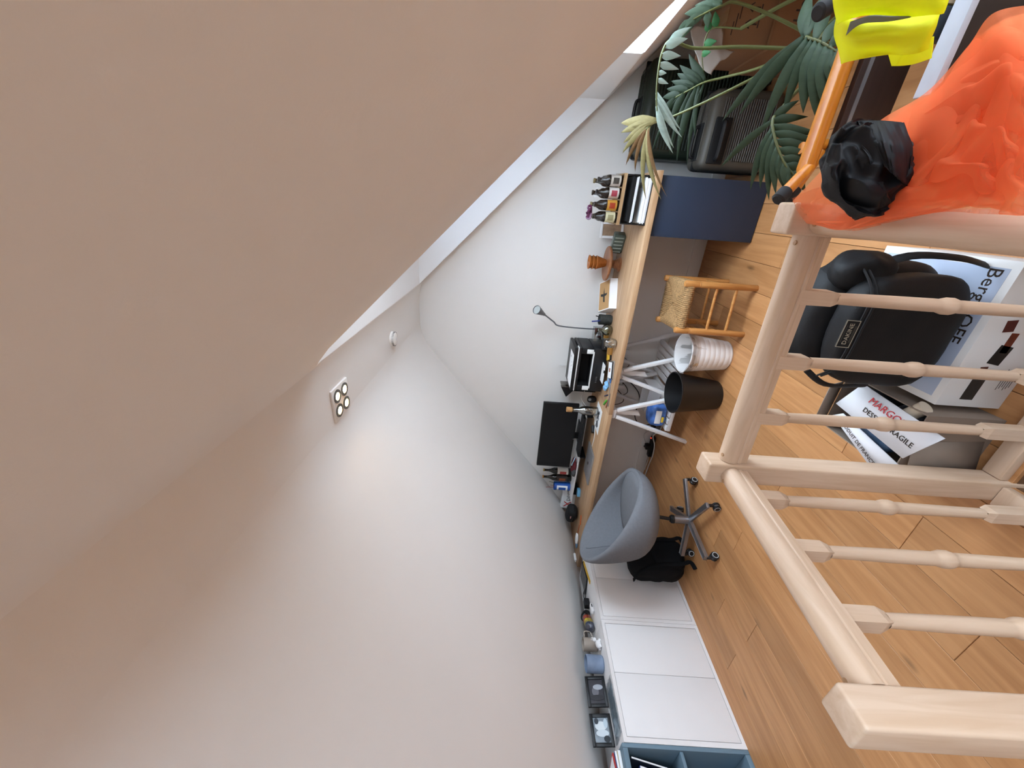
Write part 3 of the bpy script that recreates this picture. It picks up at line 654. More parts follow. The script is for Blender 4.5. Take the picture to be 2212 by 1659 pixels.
bx0, by0, bz0 = .057, 2.905, DZ+.1665+.009
for i, (lb, cap, txt) in enumerate([(('#e6dfb8', '#a9a078'), '#3a332c', 'brown beer bottle with a plain cream label'), (('#dda23f', '#b8401f'), '#2c2621', 'brown beer bottle with an orange label showing a red figure'), (('#e0d5cf', '#b03a4c'), '#20242c', 'brown beer bottle with a pink and red label'), (('#d9cfc4', '#4a423c'), '#2a2521', 'brown beer bottle with a pale pink label in dark print')]):
    bottle(bx0-.112+i*.074, by0-.078, bz0, .175, .0335, lb, cap, txt+', front row of the tray')
for i in range(4):
    bottle(bx0-.112+i*.074, by0+.062, bz0, .178, .0335, ('#4a3a30',), '#8c7a55' if i % 2 else '#3a2d24', 'brown beer bottle in the back row behind the one with the '+('plain cream', 'orange', 'pink and red', 'pale pink')[i]+' label', 'back row beer bottles')
def pframe(name, label, loc, w, h, m, inner, rz, tilt=.2, bw=.022, art=None, d=.016):
    t = T(name, label, 'picture frame', loc, rz); R = Matrix.Rotation(-tilt, 3, 'X'); bm = B()
    for c, s in (((0, 0, bw/2), (w, d, bw)), ((0, 0, h-bw/2), (w, d, bw)), ((-w/2+bw/2, 0, h/2), (bw, d, h-2*bw)), ((w/2-bw/2, 0, h/2), (bw, d, h-2*bw))): box(bm, R @ Vector(c), s, R, .0015)
    fr = P('frame', bm, m, t); bm = B(); box(bm, R @ Vector((0, .002, h/2)), (w-2*bw, .003, h-2*bw), R); pc = P('picture', bm, inner, t)
    if art:
        for k, (x, z, sx, sz, cc) in enumerate(art):
            bm = B(); lathe(bm, [(0, -.0004), (.5, -.0004), (.5, .0004), (0, .0004)], (0, 0, 0), 14)
            for v in bm.verts: v.co = R @ Vector((x*w+v.co.x*sx*w, -.0008-.0006*k+v.co.z, h/2+z*h+v.co.y*sz*h))
            P('photo_shape', bm, mat('photo_'+cc, cc, .5), pc)
    return t
pframe('framed_photo', 'white photo frame leaning on the wall behind the bottle tray', (-.155, 3.29, DZ), .13, .185, lacq, mat('photo_tan', '#9b7d63', .4, var=.4, scale=20), .25, .2, .02)
gb = T('glass_block', 'grey green pressed glass block lying at the back of the desk', 'glass block', (-.245, 3.225, DZ), -.45)
bm = B(); box(bm, (0, 0, .045), (.155, .075, .09), None, .01, 3); P('block', bm, mat('green_glass', '#7c8a80', .12, trans=.55, ior=1.3, var=.2, scale=12), gb)
bm = B()
for k in range(5): box(bm, (-.06+.03*k, -.038, .05), (.008, .003, .07), None, .001)
P('moulded_ridges', bm, mat('glass_ridge', '#aeb8b0', .1), gb)
cs = T('cake_stand', 'turned wooden cake stand at the back of the desk', 'stand', (-.412, 3.215, DZ)); wd = wood('acacia', '#a9714a', '#7d4c30', 0, 3, .4)
bm = B(); lathe(bm, [(0, 0), (.058, 0), (.060, .012), (.04, .03), (.03, .055), (.04, .085), (.05, .094), (0, .094)]); P('foot', bm, wd, cs)
bm = B(); lathe(bm, [(0, .094), (.132, .094), (.138, .100), (.138, .110), (.132, .115), (0, .113)], n=44); P('plate', bm, wd, cs)
for i in range(3):
    t = T('cup', ['glazed orange brown cup on the cake stand, lowest of the stack', 'glazed orange brown cup in the middle of the stack', 'glazed orange brown cup on top of the stack, mouth open'][i], 'cup', (-.408, 3.215, DZ+.1155+i*.030))
    bm = B(); lathe(bm, [(0, 0), (.026, 0), (.030, .006), (.052, .074), (.055, .078), (.056, .082), (.053, .083), (.050, .078), (.028, .010), (0, .008)], n=30); P('body', bm, mat('amber_glaze', '#a5602a', .25, var=.3, scale=25), t)
    bm = B(); lathe(bm, [(.0555, .080), (.0565, .0825), (.054, .0840)], n=30); P('glazed_rim', bm, mat('rim_glaze', '#d98b4c', .2), t)
wbx = T('picture_box', 'white sided box picture with tan top and dark silhouette, lying on the desk', 'picture box', (-.672, 3.20, DZ), .50)
R = Matrix.Rotation(-.45, 3, 'X')
bm = B(); prism(bm, [(-.085, 0), (.07, 0), (.07, .115), (-.075, .058)], YZ, -.128, .128); P('box', bm, lacq, wbx)
def top_(x, s, off=0): # point on the sloping top
    return (x, -.075+.145*s, .058+.057*s+off)
bm = B(); grid(bm, lambda u, v: Vector(top_(-.12+.24*u, .05+.9*v, .0009)), 2, 2); P('tan_print', bm, mat('tan_print', '#b58c5c', .6), wbx)
bm = B(); bm.faces.new([bm.verts.new(top_(x, s, .0018)) for x, s in ((-.06, .42), (-.01, .44), (.0, .25), (.015, .25), (.014, .46), (.07, .52), (.014, .56), (.02, .8), (.0, .8), (-.008, .58), (-.055, .56))]); P('silhouette', bm, mat('print_dark', '#33312f', .6), wbx)
bm = B(); lathe(bm, [(.010, .0), (.010, .001)], (0, 0, 0)); bm.free()
nb = T('note_box', 'small clear box of coloured page markers behind the pen cup', 'box', (-.80, 3.26, DZ), .3)
bm = B()
for a, b in (((-.035, -.022, 0), (.035, .022, .003)), ((-.035, -.022, .003), (.035, -.020, .10)), ((-.035, .020, .003), (.035, .022, .10)), ((-.035, -.02, .003), (-.033, .02, .10)), ((.033, -.02, .003), (.035, .02, .10))): bx2(bm, a, b)
P('clear_case', bm, clear('acrylic', '#eef0f0', .2), nb)
for k, c in enumerate(('#d9772f', '#3d6db5', '#caa13c', '#4f8a4a')): bm = B(); bx2(bm, (-.03+.0155*k, -.016, .004), (-.018+.0155*k, .016, .085+.004*(k % 2))); P('marker', bm, mat('marker_'+c, c, .5), nb)
pc = T('pen_cup', 'dark woven pen cup with a blue pen', 'pen cup', (-.868, 3.15, DZ))
bm = B(); lathe(bm, [(0, .003), (.036, .003), (.041, .106), (.045, .108), (.046, .102), (.040, 0), (0, 0)], n=30)
for k in range(40):
    a = k*2*math.pi/40; z = .01+.09*((k*7) % 40)/40; tube(bm, [(.0425*math.cos(a+q), .0425*math.sin(a+q), min(z+q*.06, .104)) for q in (0, .25, .5)], .0028, 5)
P('woven_body', bm, mat('dark_wicker', '#2f322f', .7, var=.3, scale=60), pc)
def stick(name, label, p0, p1, r, m, cat='pen'):
    bm = B(); d = (Vector(p1)-Vector(p0)); tube(bm, [p0, Vector(p0)+d*.08, Vector(p0)+d*.97, p1], [r*.3, r, r, r*.8], 10); return tag(P(name, bm, m), label, cat)
stick('pen', 'dark blue pen standing in the woven cup', (-.868, 3.15, DZ+.006), (-.895, 3.165, DZ+.165), .0055, mat('pen_blue', '#20307c', .35))
stick('pen', 'black pen standing in the woven cup', (-.865, 3.155, DZ+.006), (-.845, 3.172, DZ+.135), .0045, black)
bl = T('glass_ball', 'greenish glass ball vase beside the woven pen cup', 'glass ball', (-.935, 3.07, DZ))
bm = B(); lathe(bm, [(0, 0), (.02, .0), (.038, .013), (.047, .034), (.047, .052), (.038, .073), (.02, .087), (.013, .092), (.013, .112), (.017, .116), (.013, .117), (.010, .110), (.010, .09), (.018, .084), (.035, .07), (.044, .045), (.035, .015), (0, .004)], n=30); P('glass', bm, clear('green_clear', '#c3c6a8', .5), bl)
ac = T('acrylic_box', 'clear acrylic box of small dark cables between lamp and glass ball', 'box', (-1.015, 3.20, DZ+.0405), .12)
bm = B()
for a, b in (((-.06, -.045, 0), (.06, .045, .003)), ((-.06, -.045, .003), (.06, -.042, .085)), ((-.06, .042, .003), (.06, .045, .085)), ((-.06, -.042, .003), (-.057, .042, .085)), ((.057, -.042, .003), (.06, .042, .085))): bx2(bm, a, b)
P('clear_case', bm, MATS['acrylic'], ac)
for k in range(5): bm = B(); box(bm, (-.03+.016*k, rng.uniform(-.02, .02), .02+.011*k), (.05, .03, .014), rotz(rng.uniform(0, 3)), .004); P('content', bm, [black, mat('dark_red', '#5c2226', .5), alu][k % 3], ac)
bam = wood('bamboo', '#c9964f', '#b27f3c', 0, 2.5, .4)
for i, (x, y, s, lb) in enumerate([(-1.02, 3.19, (.13, .11, .040), 'bamboo block under the clear acrylic box'), (-1.045, 2.96, (.13, .055, .035), 'bamboo block lying behind the drinking glass')]):
    bm = B(); box(bm, (0, 0, s[2]/2), s, None, .004); tag(P('bamboo_block', bm, bam, loc=(x, y, DZ), rz=.15*i), lb, 'block')
gl = T('drinking_glass', 'clear rounded drinking glass near the desk front edge', 'glass', (-.98, 2.868, DZ))
bm = B(); lathe(bm, [(0, 0), (.022, 0), (.034, .010), (.041, .035), (.040, .065), (.033, .095), (.031, .095), (.038, .064), (.039, .036), (.031, .012), (0, .005)], n=30); P('glass', bm, clear('clear_glass', '#f2f4f2', .7), gl)
bk = T('binder_case', 'small black case behind the drinking glass', 'case', (-1.055, 3.045, DZ), .2); bm = B(); box(bm, (0, 0, .035), (.10, .05, .07), None, .008); P('case_body', bm, black, bk); bm = B(); box(bm, (0, -.026, .05), (.06, .002, .006)); P('clasp', bm, steel, bk)
# ---- gooseneck lamp
lp = T('desk_lamp', 'grey gooseneck desk lamp rising beside the printer', 'lamp', (-1.00, 3.30, DZ)); o_ = Vector((-1.00, 3.30, DZ)); gm = mat('lamp_grey', '#6f7174', .4, .3)
pts = [o_+Vector((0, 0, .02)), at(1263, 709.7, y=3.28), at(1208.4, 704, y=3.26), at(1196, 695, y=3.25), at(1178.6, 681.5, y=3.22), at(1172, 677, y=3.21)]
bm = B(); tube(bm, [p-o_ for p in path(pts, 5)], .0065, 8); P('gooseneck', bm, gm, lp)
bm = B(); lathe(bm, [(0, 0), (.05, 0), (.05, .012), (.03, .02), (.01, .028), (0, .028)]); P('base', bm, gm, lp)
h0, h1 = at(1176, 679.5, y=3.21)-o_, at(1153, 665, y=3.10)-o_; d = (h1-h0).normalized(); xx, yy = frame_of(d); M_ = Matrix((xx, yy, d)).transposed()
bm = B(); lathe(bm, [(0, -.004), (.012, -.004), (.016, .02), (.022, .045), (.037, .115), (.039, .128), (.036, .128), (.030, .10), (0, .098)], h0, 24, M_); hd = P('lamp_head', bm, gm, lp)
bm = B(); lathe(bm, [(0, .122), (.035, .122), (.035, .118)], h0, 24, M_); P('diffuser', bm, mat('frosted', '#b9bdb9', .3), hd)
# ---- printer
pr = T('printer', 'black multifunction printer with white trim and paper on its lid', 'printer', (-1.308, 3.185, DZ), .06); o_ = (-.2, -.165)
pw, pd = .405, .33
bm = B(); bx2(bm, (-pw/2, -pd/2, .012), (pw/2, pd/2, .130), .008); P('body', bm, black, pr)
for sx in (-1, 1):
    bm = B(); bx2(bm, (sx*(pw/2-.055), -pd/2+.0, .131), (sx*pw/2, pd/2, .235), .006); P('side_column', bm, black, pr)
bm = B(); bx2(bm, (-pw/2+.055, -.02, .131), (pw/2-.055, pd/2, .235)); P('inner_wall', bm, blackm, pr)
bm = B(); bx2(bm, (-pw/2, -pd/2, .236), (pw/2, pd/2, .262), .006); P('scanner_bed', bm, black, pr)
bm = B(); bx2(bm, (-pw/2+.003, -pd/2-.008, .268), (pw/2-.003, pd/2, .300), .008); P('scanner_lid', bm, black, pr)
wt = mat('printer_white', '#e3e3e1', .4)
bm = B(); bx2(bm, (-pw/2-.001, -pd/2-.007, .258), (pw/2+.001, -pd/2+.06, .2675), .003); P('white_strip', bm, wt, pr)
bm = B(); bx2(bm, (-pw/2+.03, -pd/2-.010, .124), (pw/2-.03, -pd/2+.02, .134), .003); bx2(bm, (-pw/2+.012, -pd/2-.008, .133), (-pw/2+.05, -pd/2+.02, .190), .004); bx2(bm, (pw/2-.05, -pd/2-.008, .133), (pw/2-.012, -pd/2+.02, .190), .004); P('white_trim', bm, wt, pr)
bm = B(); bx2(bm, (-.09, -pd/2-.09, .030), (.10, -pd/2+.02, .036), .002); trp = P('output_tray', bm, black, pr)
bm = B(); bx2(bm, (-.085, -pd/2-.10, .0365), (.085, -pd/2, .0395)); P('printed_sheet', bm, paper, trp)
bm = B(); box(bm, (.03, -pd/2-.097, .041), (.025, .012, .008), None, .002); P('paper_stop', bm, black, trp)
bm = B(); bx2(bm, (-.05, -pd/2-.003, .085), (.05, -pd/2+.005, .110), .003); P('drawer_grip', bm, blackm, pr)
bm = B()
for k in range(4): box(bm, (-.11+.016*k, -pd/2-.002, .075), (.01, .003, .014), None, .0005)
P('maker_lettering', bm, mat('dark_grey_print', '#4a4a4c', .4), pr)
ps = T('paper_sheet', 'printed white sheets lying on the printer lid', 'paper', (-1.315, 3.10, DZ+.3015), .07)
bm = B(); bx2(bm, (-.155, -.10, 0), (.145, .075, .0018)); bx2(bm, (-.14, -.095, .002), (.15, .085, .0034)); P('sheets', bm, paper, ps)
bm = B()
for k in range(5): box(bm, (-.02+.022*k, -.07+.02*(k % 3), .0038), (.012, .006, .0004), rotz(.4*k))
box(bm, (.10, .03, .0038), (.018, .014, .0004)); P('printed_marks', bm, ink, ps)
cable('power_cable', [(-1.40, 3.36, .78), (-1.41, 3.365, 1.0), (-1.405, 3.35, 1.10), (-1.40, 3.33, 1.105), (-1.40, 3.325, 1.06)], .003, wcab, 'thin white cable arching behind the printer lid')
# ---- small things at the front of the right desktop
yn = T('sticky_notes', 'pad of yellow sticky notes beside the printer', 'notes', (-1.13, 2.965, DZ), .5); bm = B(); bx2(bm, (-.038, -.038, .0), (.038, .038, .016), .001); P('black_holder', bm, black, yn); bm = B(); bx2(bm, (-.036, -.036, .0165), (.036, .036, .024), .001); P('yellow_pad', bm, mat('note_yellow', '#e2b53a', .7), yn)
nbk = T('notebook', 'grey notebook with a white card on top at the desk front edge', 'notebook', (-1.20, 2.835, DZ), .35)
bm = B(); bx2(bm, (-.075, -.055, 0), (.075, .055, .010), .001); P('cover', bm, mat('book_grey', '#8d8177', .6), nbk)
bm = B(); bx2(bm, (-.072, -.052, .0105), (.066, .052, .020), .001); P('black_pad', bm, black, nbk)
bm = B(); bx2(bm, (-.070, -.05, .0205), (.062, .05, .0215)); P('white_card', bm, paper, nbk); bm = B(); bx2(bm, (-.02, -.015, .0216), (.012, .02, .0220)); P('card_picture', bm, mat('card_brown', '#9a5a32', .6), nbk)
mk = T('face_mask', 'crumpled light blue face mask on the desk', 'face mask', (-1.365, 2.86, DZ))
bm = B(); soft(bm, (0, 0, .018), (.085, .06, .034), 2.4, .014, 30, seed=4); P('mask_fabric', bm, mat('mask_blue', '#7fb2dc', .7, var=.15, scale=40), mk, smooth=80)
bm = B(); tube(bm, path([(.02, .0, .012), (.06, .02, .01), (.085, .0, .016), (.06, -.02, .012), (.03, -.01, .012)], 5), .0035, 6); P('ear_loop', bm, mat('loop_blue', '#9cc3e4', .7), mk)
scs = T('scissors', 'steel scissors with blue handles beside the face mask', 'scissors', (-1.33, 2.80, DZ), .4); bm = B()
for s in (-1, 1): box(bm, (-.02, s*.004, .004), (.08, .010, .002), rotz(s*.10))
P('blades', bm, alu, scs); bm = B()
for s in (-1, 1): tube(bm, path([(.02, s*.008, .004), (.05, s*.022, .004), (.06, s*.010, .004), (.045, s*.004, .004), (.02, s*.008, .004)], 4), .003, 6)
P('handles', bm, mat('handle_blue', '#2d6fb8', .4), scs)
stick('pen', 'bright green marker lying at the joint of the desktops', (-1.47, 2.80, DZ+.0085), (-1.545, 2.86, DZ+.0085), .008, mat('pen_green', '#5cc447', .4))
stick('pen', 'dark navy pen lying beside the green marker', (-1.42, 2.80, DZ+.006), (-1.48, 2.895, DZ+.006), .0055, mat('pen_navy', '#151b4c', .4))
stick('pen', 'reddish brown pencil lying across the desktop joint', (-1.44, 2.765, DZ+.005), (-1.535, 2.785, DZ+.005), .004, mat('pencil_brown', '#8c4a32', .5))
stick('pen', 'grey pen lying at the front edge of the desk', (-1.38, 2.755, DZ+.005), (-1.50, 2.745, DZ+.005), .004, mat('pen_grey', '#777777', .4))
# ================================================================== things on the left desktop
mon = T('monitor', 'black flat monitor switched off at the back of the desk', 'monitor', (-2.10, 3.26, DZ+.0905)); mo = Vector((-2.10, 3.26, DZ+.0905))
c = [at(1175, 864.3, y=3.15)-mo, at(1159.8, 1001.8, y=3.15)-mo, at(1230, 1010.4, y=3.15)-mo, at(1244, 874.5, y=3.15)-mo]
x0, x1, z0, z1 = -2.475-mo.x, -1.715-mo.x, .895-mo.z, 1.243-mo.z
bm = B(); bx2(bm, (x0, -.125, z0), (x1, -.095, z1), .004); P('housing', bm, black, mon)
bm = B(); bx2(bm, (x0+.008, -.1262, z0+.016), (x1-.008, -.1248, z1-.008)); P('screen', bm, mat('screen_off', '#0b0b0d', .35), mon)
bm = B(); box(bm, ((x0+x1)/2-.02, -.127, z0+.008), (.012, .002, .004)); P('power_light', bm, alu, mon)
bm = B(); bx2(bm, (-.03, -.09, .01), (.03, -.06, .25), .004); P('stand_post', bm, black, mon); bm = B(); bx2(bm, (-.11, -.085, 0), (.11, .07, .012), .004); P('stand_foot', bm, black, mon)
rs = T('monitor_riser', 'low white riser board under the monitor', 'riser', (-2.36, 3.215, DZ))
bm = B(); bx2(bm, (-.55, -.125, .078), (.55, .145, .090), .001); P('board', bm, lacq, rs)
for x in (-.50, 0, .50): bm = B(); bx2(bm, (x-.01, -.05, 0), (x+.01, .14, .0775)); P('support', bm, blackm, rs)
kb = T('keyboard', 'black keyboard pushed in front of the monitor', 'keyboard', (-2.04, 3.105, DZ+.0905), .02)
bm = B(); bx2(bm, (-.225, -.065, 0), (.225, .065, .016), .004); P('base', bm, black, kb); bm = B()
for r_ in range(5):
    for k in range(15): box(bm, (-.207+.0296*k, -.052+.026*r_, .0195), (.025, .021, .007), None, .0)
P('keys', bm, mat('key_black', '#1c1c1e', .5), kb)
lt = T('laptop', 'closed silver laptop with dark emblem on the desk', 'laptop', (-2.28, 2.975, DZ), -.02)
bm = B(); bx2(bm, (-.178, -.125, 0), (.178, .125, .008), .004); P('base', bm, alu, lt); bm = B(); bx2(bm, (-.178, -.125, .009), (.178, .125, .0155), .004); lid = P('lid', bm, alu, lt)
bm = B(); soft(bm, (0, 0, .0162), (.034, .038, .0012), 2, .002, 40); P('emblem', bm, black, lid)
pa = T('paper_sheet', 'white sheet with grey picture below the cork stoppered carafe', 'paper', (-1.76, 2.985, DZ), -.02)
bm = B(); bx2(bm, (-.125, -.10, 0), (.125, .10, .002)); P('sheet', bm, paper, pa)
bm = B()
for k in range(9): box(bm, (-.09+.02*k+rng.uniform(-.01, .01), rng.uniform(-.03, .03), .0024), (rng.uniform(.02, .04), rng.uniform(.03, .06), .0004), rotz(rng.uniform(0, 3)))
P('printed_picture', bm, mat('grey_print', '#6d7177', .6, var=.5, scale=30), pa)
cf = T('carafe', 'clear glass carafe closed with a cork stopper', 'carafe', (-1.715, 3.03, DZ+.0025))
bm = B(); lathe(bm, [(0, 0), (.036, 0), (.042, .008), (.043, .12), (.038, .15), (.022, .18), (.020, .235), (.023, .238), (.020, .240), (.017, .235), (.019, .18), (.035, .148), (.040, .12), (.039, .012), (0, .006)], n=30); P('glass', bm, MATS['clear_glass'], cf)
bm = B(); lathe(bm, [(0, .225), (.016, .225), (.0175, .24), (.024, .242), (.025, .29), (.022, .294), (0, .294)], n=24); P('cork', bm, mat('cork', '#b98a58', .8, var=.2, scale=60), cf)
green_g = mat('dark_green_glass', '#15170f', .1, spec=.7)
bottle(-2.645, 3.28, DZ+.0905, .318, .036, ('#d8d2c8', '#b04540'), '#a98a4a', 'dark green wine bottle with a red and white label, nearer the monitor', None, green_g, .38)
bottle(-2.735, 3.275, DZ+.0905, .318, .038, ('#2c221d', '#8a4a2c'), '#b8803a', 'dark wine bottle with a brown label and copper neck, next to the blue tin', None, green_g, .38)
tn = T('tin_can', 'blue and white tin holding sticks on the riser end', 'tin', (-2.85, 3.27, DZ+.0905))
bm = B(); lathe(bm, [(0, .003), (.045, .003), (.045, .176), (.048, .178), (.048, 0), (0, 0)], n=30); P('tin', bm, mat('tin_blue', '#2456a8', .35), tn)
bm = B(); grid(bm, lambda u, v: Vector((.0486*math.cos(-2.5+1.7*u), .0486*math.sin(-2.5+1.7*u), .03+.12*v)), 10, 2); P('white_panel', bm, paper, tn)
bm = B(); grid(bm, lambda u, v: Vector((.0492*math.cos(-2.0+.8*u), .0492*math.sin(-2.0+.8*u), .05+.08*v)), 8, 2); P('blue_stripe', bm, MATS['tin_blue'], tn)
for k, (dx, dy, hh, c_) in enumerate([(-.02, .01, .27, '#aa3333'), (.02, .015, .235, '#5a6b3a'), (.005, -.01, .22, '#8a5a3a')]):
    stick('stick', ['thin red stick standing in the blue tin', 'greenish stick standing in the blue tin', 'brown stick standing in the blue tin'][k], (-2.85+dx*.4, 3.27+dy*.4, DZ+.0965), (-2.85+dx*2, 3.27+dy, DZ+.0905+hh), .0025, mat('stick_'+c_, c_, .6), 'stick')
ln = T('light_blue_pad', 'light blue note pad lying before the tin', 'note pad', (-2.80, 3.13, DZ), .3); bm = B(); bx2(bm, (-.04, -.03, 0), (.04, .03, .03), .002); P('pad', bm, mat('pad_blue', '#6aa6c9', .6), ln); bm = B(); bx2(bm, (-.038, -.029, .0303), (.038, .029, .0312)); P('top_sheet', bm, mat('pad_blue2', '#8bbcd8', .6), ln)
xb = T('cardboard_packet', 'white packet with a red X and grey lettering at the back of the desk', 'packet', (-3.04, 3.30, DZ), .04)
bm = B(); bx2(bm, (-.135, -.025, 0), (.135, .025, .155), .001); P('box', bm, paper, xb)
text('red_letter', 'X', .125, mat('red_ink', '#c22a22', .5), xb, basis((-.075, -.0256, .075), (1, 0, 0), (0, 0, 1)), .0004, 0, 1.0)
text('grey_letters', 'pert', .09, mat('grey_ink', '#8a8a8c', .5), xb, basis((.045, -.0256, .085), (1, 0, 0), (0, 0, 1)), .0004)
cse = T('zip_case', 'black zipped headphone case on the desk by the sloped wall', 'case', (-3.06, 3.08, DZ+.003), -.35)
bm = B(); soft(bm, (0, 0, .062), (.24, .16, .122), 2.8, .006, 12, seed=2); P('shell', bm, blackm, cse, smooth=80); bm = B(); tube(bm, [(.122*math.cos(a*.3), .081*math.sin(a*.3), .06) for a in range(22)], .004, 6); P('zip', bm, black, cse)
bm = B(); tube(bm, path([(-.11, -.02, .05), (-.14, -.035, .03), (-.16, -.02, .015), (-.13, .0, .02)], 4), .006, 6, flat=.5); P('wrist_loop', bm, black, cse); bm = B(); box(bm, (.06, -.080, .085), (.03, .004, .010), rotz(.3)); P('pull_tab', bm, mat('tab_pink', '#c98f86', .5), cse)
stick('pen', 'orange pen lying in front of the black case', (-2.90, 2.90, DZ+.005), (-3.0, 2.86, DZ+.005), .0045, mat('pen_orange', '#d8642a', .4))
stick('pen', 'orange and brown pencil lying towards the sloped wall', (-3.03, 2.89, DZ+.0045), (-3.18, 2.90, DZ+.0045), .004, mat('pen_orange2', '#b85a30', .4))
pl = T('tissue_pack', 'white and blue small pack on the desk behind the tub chair', 'pack', (-3.20, 2.86, DZ), .3); bm = B(); soft(bm, (0, 0, .014), (.11, .06, .026), 4, .003, 30); P('wrap', bm, paper, pl, smooth=80); bm = B(); soft(bm, (-.075, -.01, .012), (.06, .045, .022), 3, .006, 30); P('blue_end', bm, mat('pack_blue', '#5d7c96', .5), pl, smooth=80)
wp = T('white_plug', 'white charger plug at the desk end against the sloped wall', 'plug', (-3.42, 2.80, DZ)); bm = B(); bx2(bm, (-.015, -.045, 0), (.015, .045, .022), .004); P('body', bm, lacq, wp); bm = B(); cyl(bm, (0, -.045, .011), (0, -.06, .011), .005, .003); P('cable_boot', bm, lacq, wp)
# speaker and clutter between printer and monitor
sp = T('tablet_stand', 'black angular stand between printer and monitor', 'stand', (-1.60, 3.27, DZ)); bm = B(); prism(bm, [(-.03, 0), (.03, 0), (.03, .25), (.005, .34), (-.10, .28), (-.03, .22)], XZ, -.02, .02); P('body', bm, black, sp); bm = B(); bx2(bm, (.028, -.06, .10), (.034, .06, .345), .001); P('clear_edge', bm, clear('smoke_acrylic', '#c9c6c2', .4), sp)
wcx = T('webcam', 'small black webcam lying behind the carafe', 'webcam', (-1.66, 3.16, DZ)); bm = B(); soft(bm, (0, 0, .045), (.07, .05, .088), 2.6, .003, 20); P('body', bm, black, wcx, smooth=80); bm = B(); lathe(bm, [(0, 0), (.014, 0), (.014, .006), (0, .006)], (.01, -.025, .07), 16, Matrix.Rotation(math.pi/2, 3, 'X')); P('lens', bm, alu, wcx)
cable('desk_cable', [(-1.60, 3.24, DZ+.10), (-1.66, 3.20, DZ+.14), (-1.72, 3.17, DZ+.11), (-1.76, 3.12, DZ+.05), (-1.82, 3.06, DZ+.006), (-1.90, 3.0, DZ+.004), (-1.96, 2.97, DZ+.004), (-2.08, 2.98, DZ+.006)], .0035, wcab, 'pale cable running past the carafe to the laptop')
bm = B(); box(bm, (0, 0, .014), (.07, .045, .028), None, .003); tag(P('charger_brick', bm, black, loc=(-1.915, 3.03, DZ), rz=.9), 'black charger brick lying beside the carafe', 'charger')
cl = T('cloth_pouch', 'dark red and grey cloth pouch between keyboard and wine bottles', 'pouch', (-2.44, 3.13, DZ+.0905)); bm = B(); soft(bm, (0, 0, .026), (.20, .075, .05), 2.4, .012, 22, seed=8); P('red_cloth', bm, mat('cloth_red', '#5a1820', .85, var=.3, scale=30), cl, smooth=80); bm = B(); soft(bm, (-.075, -.03, .02), (.10, .06, .036), 2.2, .012, 25, seed=6); P('grey_cloth', bm, mat('cloth_grey', '#4c4a4c', .85), cl, smooth=80)
stick('pen', 'light blue pen lying on the red pouch', (-2.30, 3.085, DZ+.125), (-2.42, 3.10, DZ+.146), .005, mat('pen_lightblue', '#9fc7d8', .4))
# ================================================================== things on the white cabinets
CZ = .7505
mug = T('mug', 'blue grey glazed mug between the beige mug and a black picture frame', 'mug', (-3.045, 1.572, CZ), .4)
def mugbm(r, h):
    bm = B(); lathe(bm, [(0, .004), (r-.006, .004), (r-.004, h), (r, h+.002), (r+.001, h-.004), (r, .01), (r-.008, 0), (0, 0)], n=34); return bm
P('body', mugbm(.058, .125), mat('mug_blue', '#7d8ca3', .22, var=.15, scale=22), mug); bm = B(); tube(bm, path([(-.052, .02, .10), (-.085, .03, .095), (-.09, .03, .055), (-.06, .02, .03)], 5), .006, 8); P('handle', bm, MATS['mug_blue'], mug)
mug = T('mug', 'beige grey mug with the handle towards the room', 'mug', (-3.115, 1.745, CZ), .2)
P('body', mugbm(.047, .11), mat('mug_beige', '#a3968a', .25, var=.06, scale=15), mug); bm = B(); tube(bm, path([(.02, .044, .095), (.03, .085, .09), (.03, .085, .045), (.02, .044, .03)], 5), .0055, 8); P('handle', bm, MATS['mug_beige'], mug)
fg = T('figurine', 'small white crouching animal figurine before the beige mug', 'figurine', (-3.0, 1.685, CZ)); bm = B(); soft(bm, (0, 0, .020), (.05, .06, .04), 2.3, .004, 20); soft(bm, (.005, .03, .045), (.030, .030, .030), 2, .002, 20)
for x, y in ((-.016, .022), (.018, .024), (-.016, -.02), (.018, -.018)): soft(bm, (x, y, .01), (.018, .024, .02), 2, 0, 1)
soft(bm, (.012, .038, .062), (.008, .008, .02), 2, 0, 1); soft(bm, (-.006, .036, .062), (.008, .008, .02), 2, 0, 1); P('body', bm, lacq, fg, smooth=80)
pframe('framed_photo', 'black framed grey portrait photo beside the blue mug', (-3.075, 1.417, CZ), .185, .14, black, mat('photo_dark', '#37343a', .3, var=.5, scale=12), math.pi/2, .16, .02, [(.0, .05, .3, .35, '#6d6a70'), (.14, -.1, .18, .5, '#a9abb2'), (-.2, .0, .18, .7, '#2a262a')])
pframe('framed_photo', 'black framed bright photo of figures in white near the blue shelf', (-3.09, 1.208, CZ), .172, .14, black, mat('photo_grey', '#8d969e', .3, var=.5, scale=14), math.pi/2, .16, .02, [(.12, .02, .3, .55, '#e3e8ea'), (-.1, -.02, .22, .6, '#d7dee2'), (.2, -.22, .3, .2, '#c5d2da'), (-.27, -.2, .2, .3, '#20242a'), (.27, .2, .2, .2, '#30353c')])
tb = T('tube_roll', 'striped red yellow and blue ball toy in a clear tube', 'toy tube', (-3.13, 1.925, CZ), math.radians(-60))
for k, c_ in enumerate(('#b5462c', '#d2b53a', '#34405c')): bm = B(); soft(bm, (-.05+.05*k, 0, .038), (.056, .072, .072), 2.6, .001, 9); P('band', bm, mat('band_'+c_, c_, .3), tb, smooth=80)
bm = B(); tube(bm, [(-.09, 0, .038), (-.08, 0, .038), (.085, 0, .038), (.10, 0, .038)], [.030, .0375, .0375, .02], 24); P('clear_tube', bm, clear('tube_film', '#f4f4f4', .4), tb)
